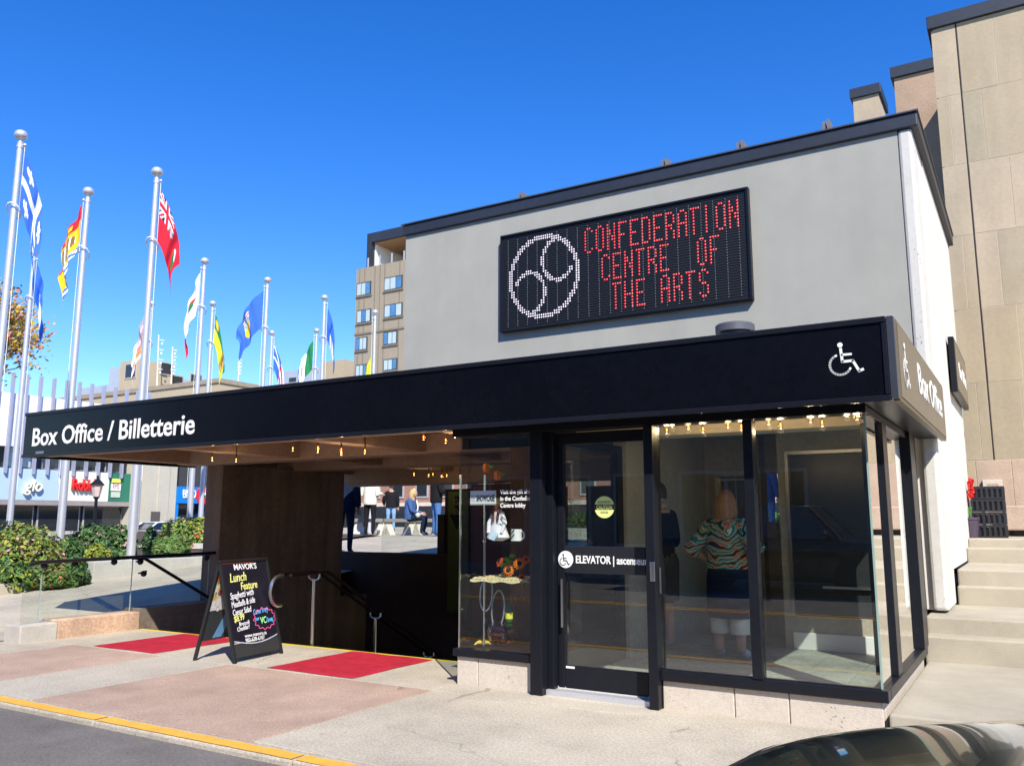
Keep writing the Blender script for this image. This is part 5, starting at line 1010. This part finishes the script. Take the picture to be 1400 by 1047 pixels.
# top floor
fx0, fx1 = oy(498.5, 350, HY).x, oy(640, 350, HY).x; fzt = oy(500, 333, HY + .3).z; fz2 = oy(500, 320.5, HY + .3).z
boxp('top_frame', (fx0, HY + .3, fzt), (fx1, HY + 14, fz2), parap, ht); boxp('top_frame', (fx0, HY + .3, hz), (fx0 + .6, HY + 10, fzt), parap, ht)
boxp('reveal', (fx0 + .61, HY + .8, hz), (fx0 + .75, HY + 6, fzt - .02), whitep, ht); boxp('timber_soffit', (fx0 + .7, HY + .6, fzt - .12), (fx1, HY + 8, fzt - .005), mat('timber_soffit', (.38,.22,.1), .7), ht)
boxp('top_wall', (fx0 + .75, HY + 6, hz), (fx1, HY + 6.3, fzt - .12), mat('top_wall_render', (.42,.33,.26), .9), ht)
for k in range(4): x = fx0 + 3.2 + k*1.9; wn = boxp('window', (x, HY + 5.9, hz + .3), (x + 1.8, HY + 5.98, fzt - .5), mat('window_frame_dark', (0,0,0)), ht); [boxp('pane', (x + .1, HY + 5.86, z_), (x + 1.7, HY + 5.89, z_ + 1.5), winglass, wn) for z_ in (hz + .4, hz + 2.0)]
for k in range(7): x = fx0 + .3 + k*1.5; boxp('railing_post', (x, HY + .1, hz), (x + .12, HY + .2, hz + 1.0), alu, ht)

# ================================================================ FAR TAN BLOCKS
tanb = mat('tan_render', (.43, .345, .225), .9, .05, .3); tang = mat('blue_grey_cladding', (.36, .41, .48), .8, .05, .3)
def windows(parent, rects, X=None, Y=None, m=None):
    for r in rects:
        if X is not None: y0, z0, y1, z1 = r; f = boxp('window', (X + .001, y0, z0), (X + .05, y1, z1), mat('window_frame_pale', (.4,.38,.35), .7), parent); boxp('pane', (X + .051, y0 + .12, z0 + .12), (X + .06, y1 - .12, z1 - .12), m or winglass, f)
        else: x0, z0, x1, z1 = r; f = boxp('window', (x0, Y - .05, z0), (x1, Y - .001, z1), mat('window_frame_pale', (.4,.38,.35), .7), parent); boxp('pane', (x0 + .12, Y - .06, z0 + .12), (x1 - .12, Y - .051, z1 - .12), m or winglass, f)
c1 = ox(300, 517, -46); t1 = thing('tan_office_building', 'long low tan building behind the flagpoles', 'building', (-60, c1.y, 0))
boxp('wall', (-100, c1.y, 0), (-46, c1.y + 8, c1.z - .3), tanb, t1); boxp('coping', (-100.1, c1.y - .1, c1.z - .3), (-45.9, c1.y + 8.1, c1.z), mat('tan_coping', (.3,.24,.16), .8), t1)
windows(t1, [(c1.y + 1 + k*3.2, 3, c1.y + 3 + k*3.2, 5) for k in range(2)], X=-46)
c2 = ox(190, 491, -66); t2 = thing('rooftop_penthouse', 'tan and blue grey rooftop block with antennas on the tan building', 'building', (-70, c2.y, 9))
xa = oy(165, 496, c2.y).x; xb = oy(145, 499, c2.y).x; ye = ox(237, 500, -66).y; yg = ox(352, 519, -66).y
boxp('tan_volume', (xa, c2.y, 8), (-66, ye, c2.z), tanb, t2); boxp('grey_volume', (xb, c2.y + .4, 8), (xa - .01, ye, c2.z - .3), tang, t2); boxp('grey_volume', (-80, ye + .01, 8), (-66.4, yg, c2.z - 1.0), tang, t2)
for px_, py_ in ((179, 507),): q = oy(px_, py_, c2.y); windows(t2, [(q.x - .8, q.z - .7, q.x + .8, q.z + .7)], Y=c2.y)
for px_, py_ in ((228, 504), (246, 521), (272, 519)): q = ox(px_, py_, -65.95); windows(t2, [(q.y - .7, q.z - .6, q.y + .7, q.z + .6)], X=-66 if px_ < 237 else -66.4)
for px_, yt, yb_ in ((217, 458, 525), (236, 474, 520), (327, 490, 514)):
    q0, q1 = ox(px_, yb_, -64), ox(px_, yt, -64); am = thing('antenna_mast', {217: 'tallest thin antenna mast above the tan rooftop', 236: 'middle antenna mast with dishes above the tan rooftop', 327: 'small faint antenna mast right of the yellow flag'}[px_], 'antenna', q0)
    part('mast', lambda b: b.tube([Vector((q0.x, q0.y, 8)), q1], .045, 6), whitep, am)
    for k in range(4): zq = q0.z + (q1.z - q0.z)*(.3 + .2*k); part('dish', lambda b: (b.box((q0.x - .05, q0.y - .25, zq), (q0.x + .05, q0.y + .25, zq + .06)), b.ball((q0.x + .1, q0.y, zq - .3), .11, 8, (.4,1,1))), whitep, am)
c3 = oy(442, 497, 90); t3 = thing('rooftop_block', 'low grey and tan rooftop block with round vent beside the hotel', 'building', (c3.x, 90, 0)); xg = oy(386, 505, 90).x; xe = oy(472, 504, 90).x
boxp('grey_volume', (xg, 90, 0), (c3.x - .01, 104, c3.z - .4), tang, t3); boxp('tan_volume', (c3.x, 89.8, 0), (xe, 104, c3.z + .2), tanb, t3); q = oy(460, 498, 91); part('vent', lambda b: b.lathe([(.5,-1.5),(.5,.0),(1.0,.1),(1.1,.35),(.4,.5),(.05,.55)], (q.x, 91, q.z), 14), darkpipe, t3, smooth=True)
q = oy(398, 520, 90); windows(t3, [(q.x - .5, q.z - .4, q.x + 1.2, q.z + .5)], Y=90)

# ================================================================ SHOPS ON THE LEFT STREET
SXF = -45
sp = thing('white_shop_building', 'white shop building with vertical fins and coloured sign bands', 'building', (SXF, 22, 0))
zt_ = ox(0, 535, SXF).z; whb = mat('white_shop_wall', (.8, .79, .8), .8, .03, .6); ye_ = ox(203, 600, SXF).y
boxp('wall', (SXF - 14, 12, 5.2), (SXF, ye_, zt_), whb, sp); boxp('wall', (SXF - 14, 12, 0), (SXF - .6, ye_, 5.2), mat('shop_dark', (.03,.028,.03), .5), sp)
k = 0; y = 13.0
while y < ye_:
    boxp('fin', (SXF - .05, y, 3.8), (SXF + .2, y + .1, zt_ + 1.05), mat('fin_grey', (.3, .31, .4), .6, .05, 1), sp); y += .73
zs0, zs1 = 2.46, 4.08
def band(y0, y1, m, nm): return boxp(nm, (SXF - .58, y0, zs0), (SXF + .02, y1, zs1), m, sp)
Yp = lambda x: ox(x, 665, SXF).y
bA = band(12, Yp(80), mat('sign_pale_blue', (.42,.55,.68), .7, .03, 1), 'sign_band'); band(Yp(80) + .01, Yp(92), mat('sign_cream', (.74,.7,.52), .7, .03, 1), 'sign_band'); bB = band(Yp(92) + .01, Yp(148.5), mat('sign_cream2', (.72,.74,.58), .7, .03, 1), 'sign_band'); bC = band(Yp(149), Yp(183), mat('sign_green', (.02,.16,.1), .6, .05, 1), 'sign_band')
band(Yp(183) + .01, ye_, whb, 'sign_band')
fit_side('lettering', 'glo', Yp(31), Yp(55.5), ox(40, 671, SXF).z, .62, SXF + .12, mat('letter_cream', (.82,.78,.62), .6), bA, bold=.012, ext=.09, shear=.2)
fit_side('lettering', "Robin's", Yp(97), Yp(134), ox(110, 670, SXF).z, .62, SXF + .12, mat('letter_red', (.75,.02,.02), .5), bB, bold=.015, ext=.09)
for (x0, y0, x1, y1), m in (((152,654,164,660), mat('sq_yellow', (.7,.7,.1), .6)), ((151.5,661,164,671), whitep), ((151.5,672,163,680), mat('sq_grey', (.5,.55,.45), .6))):
    a, c = ox(x0, y0, SXF), ox(x1, y1, SXF); boxp('sign_square', (SXF + .021, a.y, c.z), (SXF + .06, c.y, a.z), m, bC)
a = ox(153, 668, SXF); fit_side('lettering', 'RMS', Yp(153.5), Yp(162), a.z, .3, SXF + .07, mat('letter_maroon', (.4,.03,.1), .6), bC)
boxp('lintel', (SXF - .57, 12, 2.2), (SXF + .06, ye_, 2.45), mat('shop_lintel', (.3,.26,.24), .8), sp)
y = 13.2
while y < ye_ - 2: f = boxp('shop_window', (SXF - .56, y, .3), (SXF - .5, y + 2.4, 2.19), mat('window_frame_pale', (0,0,0)), sp); boxp('pane', (SXF - .49, y + .08, .36), (SXF - .47, y + 2.32, 2.12), winglass, f); y += 2.6
y = 13.2
while y < ye_ - 1: f = boxp('upper_window', (SXF - .59, y, 4.15), (SXF - .54, y + 1.3, 5.19), mat('fin_grey', (0,0,0)), sp); boxp('pane', (SXF - .535, y + .06, 4.2), (SXF - .52, y + 1.24, 5.15), winglass if int(y) % 3 else mat('window_curtain', (0,0,0)), f); y += 1.86
bk = thing('bank_building', 'pale stone bank with a blue BMO Bank sign over its front', 'building', (-43.5, 35, 0)); BXF = -43.5; Yb = lambda x: ox(x, 680, BXF).y
y0b = Yb(199); boxp('wall', (-60, y0b, 0), (BXF, Yb(240.5), 6.8), mat('bank_stone', (.5,.46,.36), .85, .06, .8), bk); boxp('wall', (-60, Yb(240.5) + .01, 0), (BXF - .5, Yb(240.5) + 14, 6.8), mat('bank_dark', (.05,.045,.04), .6), bk)
for k in range(4): yy = y0b + .75 + k*.85; boxp('pilaster', (BXF + .001, yy, 0), (BXF + .05, yy + .78, 6.8), mat('bank_stone', (0,0,0)), bk, bevel=.02) if yy + .78 < Yb(240.5) else None
zb0, zb1 = ox(260, 688, BXF).z, ox(260, 665.5, BXF).z; sgb = boxp('sign_band', (BXF - .49, Yb(240.5) + .02, zb0), (BXF + .1, Yb(240.5) + 11, zb1), mat('bank_blue', (.0, .2, .62), .5, .03, 1), bk)
boxp('blue_pier', (BXF - .48, Yb(240.5) + .02, 0), (BXF + .05, Yb(244), zb0 - .01), mat('bank_blue', (0,0,0)), bk); boxp('entrance_pane', (BXF - .47, Yb(244.5), 0), (BXF - .4, Yb(275), zb0 - .02), winglass, bk); boxp('blue_panel', (BXF - .47, Yb(275.5), 0), (BXF - .2, Yb(240.5) + 11, zb0 - .02), mat('bank_blue_dark', (.005,.04,.16), .4), bk)
fit_side('lettering', 'BMO', Yb(248), Yb(266), ox(250, 680.5, BXF).z, .5, BXF + .12, wp, sgb, bold=.01, ext=.02); fit_side('lettering', 'Bank', Yb(287), Yb(308), ox(290, 681, BXF).z, .5, BXF + .12, wp, sgb, bold=.01, ext=.02)
q = ox(276, 677, BXF); part('roundel', lambda b: b.disc((BXF + .101, q.y, q.z), .55, (1,0,0), .04, 28), mat('roundel_red', (.65,.02,.06), .5), sgb); fit_side('lettering', 'M', q.y - .25, q.y + .25, q.z - .2, .4, BXF + .15, wp, sgb, bold=.01)
a = ox(206, 718, BXF); boxp('night_deposit', (BXF + .051, Yb(207), .9), (BXF + .09, Yb(219), 1.9), mat('bronze_plate', (.1,.09,.08), .4), bk)
# brick building behind the plaza
BRY = 47
bb = thing('brick_building', 'red brick building with white windows beyond the plaza bench', 'building', (-15, BRY, 1)); brick_m = bpy.data.materials.new('red_brick'); brick_m.use_nodes = True; bt_ = brick_m.node_tree; bn = bt_.nodes.new('ShaderNodeTexBrick'); bn.inputs['Color1'].default_value = (.3,.11,.07,1); bn.inputs['Color2'].default_value = (.36,.15,.09,1); bn.inputs['Mortar'].default_value = (.4,.34,.28,1); bn.inputs['Scale'].default_value = 4; bg_ = bt_.nodes.new('ShaderNodeNewGeometry'); bm_p = bt_.nodes.new('ShaderNodeMapping'); bm_p.inputs['Rotation'].default_value = (R(90),0,0); bt_.links.new(bg_.outputs['Position'], bm_p.inputs[0]); bt_.links.new(bm_p.outputs[0], bn.inputs['Vector']); bt_.links.new(bn.outputs[0], bt_.nodes['Principled BSDF'].inputs['Base Color']); bt_.nodes['Principled BSDF'].inputs['Roughness'].default_value = .9
boxp('wall', (-54, BRY, 0), (2, BRY + 12, 6.2), brick_m, bb); boxp('roof_edge', (-54.2, BRY - .2, 6.2), (2.2, BRY + 12, 6.6), whitep, bb); boxp('string_course', (-54, BRY - .12, 2.35), (2, BRY - .001, 2.6), mat('pale_frame', (0,0,0)), bb); boxp('dark_shopfront', (-54, BRY - .1, .9), (2, BRY - .001, 2.2), darkroom, bb)
windows(bb, [(-53 + k*2.1, 2.9, -51.9 + k*2.1, 5.4) for k in range(26)], Y=BRY)
hq = thing('clipped_hedge', 'dark green hedge in front of the brick building', 'hedge', (-18, 44, 1)); b = MB(); rr = random.Random(21)
for i in range(2600):
    c_ = Vector((rr.uniform(-24, -6), rr.uniform(43.6, 44.6), 1 + rr.uniform(0, .8)**1)); nn = Vector((rr.gauss(0,1), rr.gauss(0,1), rr.gauss(0,1))).normalized(); a_ = nn.orthogonal().normalized()*.11; e_ = nn.cross(a_)*.7; b.cur = i % 2; b.add([c_-a_, c_+e_, c_+a_, c_-e_], [(0,1,2,3)])
b.build('foliage', [ldk, lg], hq)
# street lamp
q = ox(131, 690, -30); lp_ = thing('street_lamp', 'black post-top lantern in front of the shops', 'street lamp', (q.x, q.y, -.08)); zt1 = ox(131, 656, -30).z
part('post', lambda b: b.tube([(q.x,q.y,-.08),(q.x,q.y,.5),(q.x,q.y,.55),(q.x,q.y,zt1-.75)], [.14,.12,.07,.055], 10), blackm, lp_, smooth=True)
part('lantern_glass', lambda b: b.lathe([(.12,-.62),(.2,-.2)], (q.x,q.y,zt1), 6), mat('lantern_glass', (.55,.42,.38), .3), lp_); part('lantern_cap', lambda b: b.lathe([(.25,-.2),(.24,-.16),(.1,.0),(.04,.05),(.03,.16),(.005,.18)], (q.x,q.y,zt1), 6), blackm, lp_); part('lantern_base', lambda b: b.lathe([(.05,-.78),(.07,-.7),(.13,-.62)], (q.x,q.y,zt1), 8), blackm, lp_)

# ================================================================ VEHICLES
def vehicle(nm, lab, cat, origin, rz, paint, S, cab, wheels, wr, group=None, hw=.88, seam=False):
    """S: stations (x, z_centre, z_shoulder, z_low, half width scale); nose at x=0, car runs to +x"""
    t = thing(nm, lab, cat, origin, rz, group); Mx = Matrix.Translation(origin) @ Matrix.Rotation(rz, 4, 'Z')
    def prof(x, zc, zs, zl, k):
        h = hw*k; p = [(-h*.0, zc), (h*.42, zc - .004), (h*.70, zc - .02 + (zs - zc)*.35), (h*.84, zs), (h*.93, zs - .05), (h*.985, zs - .16), (h, zs - .3), (h*.985, zl + .12), (h*.93, zl + .02), (h*.6, zl)]
        return [Mx @ Vector((x, y, z)) for y, z in p + [(-y, z) for y, z in p[:0:-1]]]
    b = MB(); b.loft([prof(*s) for s in S]); o = b.build('body', paint, t, smooth=True, angle=50); sub = o.modifiers.new('sub', 'SUBSURF'); sub.levels = 2; sub.render_levels = 2
    if seam:
        from mathutils.bvhtree import BVHTree
        bpy.context.view_layer.update(); dg = bpy.context.evaluated_depsgraph_get(); bv = BVHTree.FromObject(o, dg); wi = world(o)
        def drop(x, y):
            h = bv.ray_cast(wi.inverted() @ (Mx @ Vector((x, y, 3))), Vector((0, 0, -1))); return (wi @ h[0]) - Vector((0, 0, .002)) if h[0] else None
        for ln in ([(.3 + i*.05, .62 + .06*math.sin(i*.15)) for i in range(21)], [(.3 + i*.05, -.62 - .06*math.sin(i*.15)) for i in range(21)], [(.3 - .08*math.cos(i/20*math.pi - math.pi/2), -.62 + 1.24*i/20) for i in range(21)]):
            pts = [q for q in (drop(*p_) for p_ in ln) if q]; part('panel_gap', lambda q: q.tube(pts, .0045, 6), mat('gap_black', (.002,.002,.002), .9), t)
    def cp(x, z, h): return [Mx @ Vector((x, y, zz)) for y, zz in ((-h, z), (-h*.5, z + .012), (0, z + .016), (h*.5, z + .012), (h, z))]
    (xa0, za0, ha0), (xa1, za1, ha1), (xr1, zr1, hr1), (xr0, zr0, hr0) = cab
    g = MB(); A0, A1, B1, B0 = (cp(*q) for q in cab)
    vs = A0 + A1 + B1 + B0; n = 5; fs = [(i*n + j, i*n + j + 1, (i+1)*n + j + 1, (i+1)*n + j) for i in range(3) for j in range(4)] + [(0, n, 2*n, 3*n), (n-1, 4*n-1, 3*n-1, 2*n-1)]
    g.add(vs, fs); g.build('glasshouse', mat('car_glass', (.01,.012,.014), .03, 0, spec=.9, coat=.5), t, smooth=True, angle=30)
    r_ = MB(); r_.add([v + Vector((0,0,.02)) for v in A1 + B1] , [(j, j+1, n+j+1, n+j) for j in range(4)]); ro = r_.build('roof', paint, t, smooth=True); so_ = ro.modifiers.new('solid', 'SOLIDIFY'); so_.thickness = .04
    for sd_ in (1, -1):
        j = 4 if sd_ > 0 else 0
        for P_, Q_ in ((A0[j], A1[j]), (B0[j], B1[j])): part('pillar', lambda q: q.tube([P_, Q_], .04, 6), paint, t, smooth=True)
        mid0 = (A0[j]*.5 + B0[j]*.5); mid1 = (A1[j]*.5 + B1[j]*.5); part('pillar', lambda q: q.tube([mid0, mid1], .035, 6), blackm, t, smooth=True)
    for x in wheels:
        for sd_ in (1, -1):
            c_ = Mx @ Vector((x, sd_*(hw - .1), wr)); ax = (Mx.to_3x3() @ Vector((0, sd_, 0)))
            MW = Matrix.Translation(c_) @ ax.to_track_quat('Z', 'Y').to_matrix().to_4x4()
            w_ = MB().lathe([(wr*.62,-.1),(wr*.93,-.1),(wr,-.06),(wr,.07),(wr*.93,.11),(wr*.66,.11)], (0,0,0), 28, M=MW).build('wheel', mat('tyre', (.012,.012,.013), .85), t, smooth=True)
            MB().lathe([(wr*.66,.02),(wr*.66,.10),(wr*.6,.105),(wr*.55,.05),(.02,.06)], (0,0,0), 28, M=MW).build('rim', mat('rim_metal', (.3,.3,.31), .35, .05, 5, metal=.8), w_, smooth=True)
            sp_ = MB()
            for k in range(6): sp_.box((-.035, .03, .06), (.035, wr*.62, .098), MW @ Matrix.Rotation(R(60*k), 4, 'Z'))
            sp_.build('spokes', mat('rim_metal', (0,0,0)), w_)
            part('wheel_arch', lambda q: q.disc(c_ - ax*.16, wr*1.16, ax, .275, 28), mat('arch_black', (.008,.008,.009), .9), t)
    x0, zc0, zs0_, zl0, k0 = S[1]
    for sd_ in (1, -1):
        c_ = Mx @ Vector((S[1][0] + .02, sd_*hw*.66, S[1][2] - .1)); part('headlight', lambda q: q.ball(c_, .13, 14, (.9,1.2,.55)), mat('headlamp', (.55,.57,.6), .08, 0, spec=.9, coat=1), t, smooth=True)
        c_ = Mx @ Vector((S[-2][0] - .02, sd_*hw*.7, S[-2][2] - .14)); part('tail_light', lambda q: q.ball(c_, .12, 12, (.7,1.1,.8)), mat('tail_red', (.35,.01,.01), .2), t, smooth=True)
        c_ = Mx @ Vector((cab[0][0] + .25, sd_*(hw + .08), cab[0][1] + .12)); part('mirror', lambda q: q.ball(c_, .1, 12, (.6,1,.65)), paint, t, smooth=True)
    part('grille', lambda q: q.box((-.03, -hw*.45, S[0][2] - .22), (.1, hw*.45, S[0][2] - .06), Mx), blackm, t)
    part('number_plate', lambda q: q.box((-.05, -.15, S[0][2] - .32), (.1, .15, S[0][2] - .23), Mx), whitep, t)
    return t
greenp = mat('dark_green_car_paint', (.008, .02, .017), .2, .03, 4, metal=.4, coat=1.0, spec=.6)
darkp = mat('charcoal_truck_paint', (.018, .02, .026), .3, .03, 4, metal=.4, coat=1); whp = mat('white_car_paint', (.75,.75,.75), .3, .02, 4, coat=1)
SED = [(a_, b_ + .045, c_ + .045, d_, e_) for a_, b_, c_, d_, e_ in [(0.0,.50,.46,.2,.70),(.05,.60,.54,.15,.80),(.22,.70,.62,.13,.93),(.5,.79,.70,.13,.985),(.9,.86,.78,.13,1),(1.35,.93,.84,.13,1),(1.8,.92,.86,.13,1),(2.8,.93,.88,.13,1),(3.6,.96,.90,.13,.99),(4.2,.97,.9,.15,.96),(4.5,.90,.84,.2,.86),(4.56,.7,.65,.3,.8)]]
vehicle('parked_car', 'dark green car nose at the bottom right corner', 'car', Vector((-1.13, 2.8, -.08)), 0, greenp, SED, ((1.25,.9,.74),(2.0,1.38,.6),(3.1,1.40,.58),(3.95,.93,.7)), (.82, 3.5), .31, seam=True)
TRK = [(0.0,.75,.7,.4,.8),(.06,.95,.9,.32,.88),(.25,1.1,1.05,.3,.96),(.8,1.17,1.12,.3,1),(1.4,1.2,1.15,.3,1),(2.6,1.2,1.16,.3,1),(3.6,1.22,1.18,.3,1),(4.8,1.22,1.18,.3,1),(5.4,1.2,1.16,.35,.98),(5.5,1.0,.98,.45,.95)]
vehicle('parked_truck', 'dark pickup truck across the street mirrored in the lobby glass', 'truck', Vector((-1.9, -5.4, -.085)), R(180), darkp, TRK, ((1.35,1.15,.84),(1.95,1.78,.7),(3.2,1.8,.7),(3.7,1.18,.82)), (1.0, 4.4), .41, None, .98)
q = ox(212, 732, -38); vehicle('parked_car', 'white car parked on the street in front of the bank', 'car', Vector((-38.5, q.y - 2, -.085)), R(90), whp, SED, ((1.25,.9,.74),(2.0,1.38,.6),(3.1,1.40,.58),(3.95,.93,.7)), (.82, 3.5), .31)
# buildings across the street (mirrored in glass)
for x0, x1, h_, m, lab in ((-34, -17, 9, brick_m, 'brick building across the street mirrored at left in the glass'), (-16.9, -3, 8, mat('render_grey', (.2,.19,.17), .9, .06, 1), 'grey building across the street mirrored in the lobby glass'), (-2.9, 16, 8.5, brick_m, 'brick building across the street mirrored at right in the glass')):
    t = thing('street_building', lab, 'building', ((x0+x1)/2, -12, 0)); boxp('wall', (x0, -24, 0), (x1, -12, h_), m, t); boxp('cornice', (x0 - .1, -24, h_), (x1 + .1, -11.8, h_ + .4), parap, t)
    x = x0 + .8
    while x < x1 - 1.6:
        for z in (.6, 4.2): f = boxp('window', (x, -12, z), (x + 1.5, -11.95, z + 2.3), mat('window_frame_pale', (0,0,0)), t); boxp('pane', (x + .1, -11.949, z + .1), (x + 1.4, -11.94, z + 2.2), winglass, f)
        x += 2.3
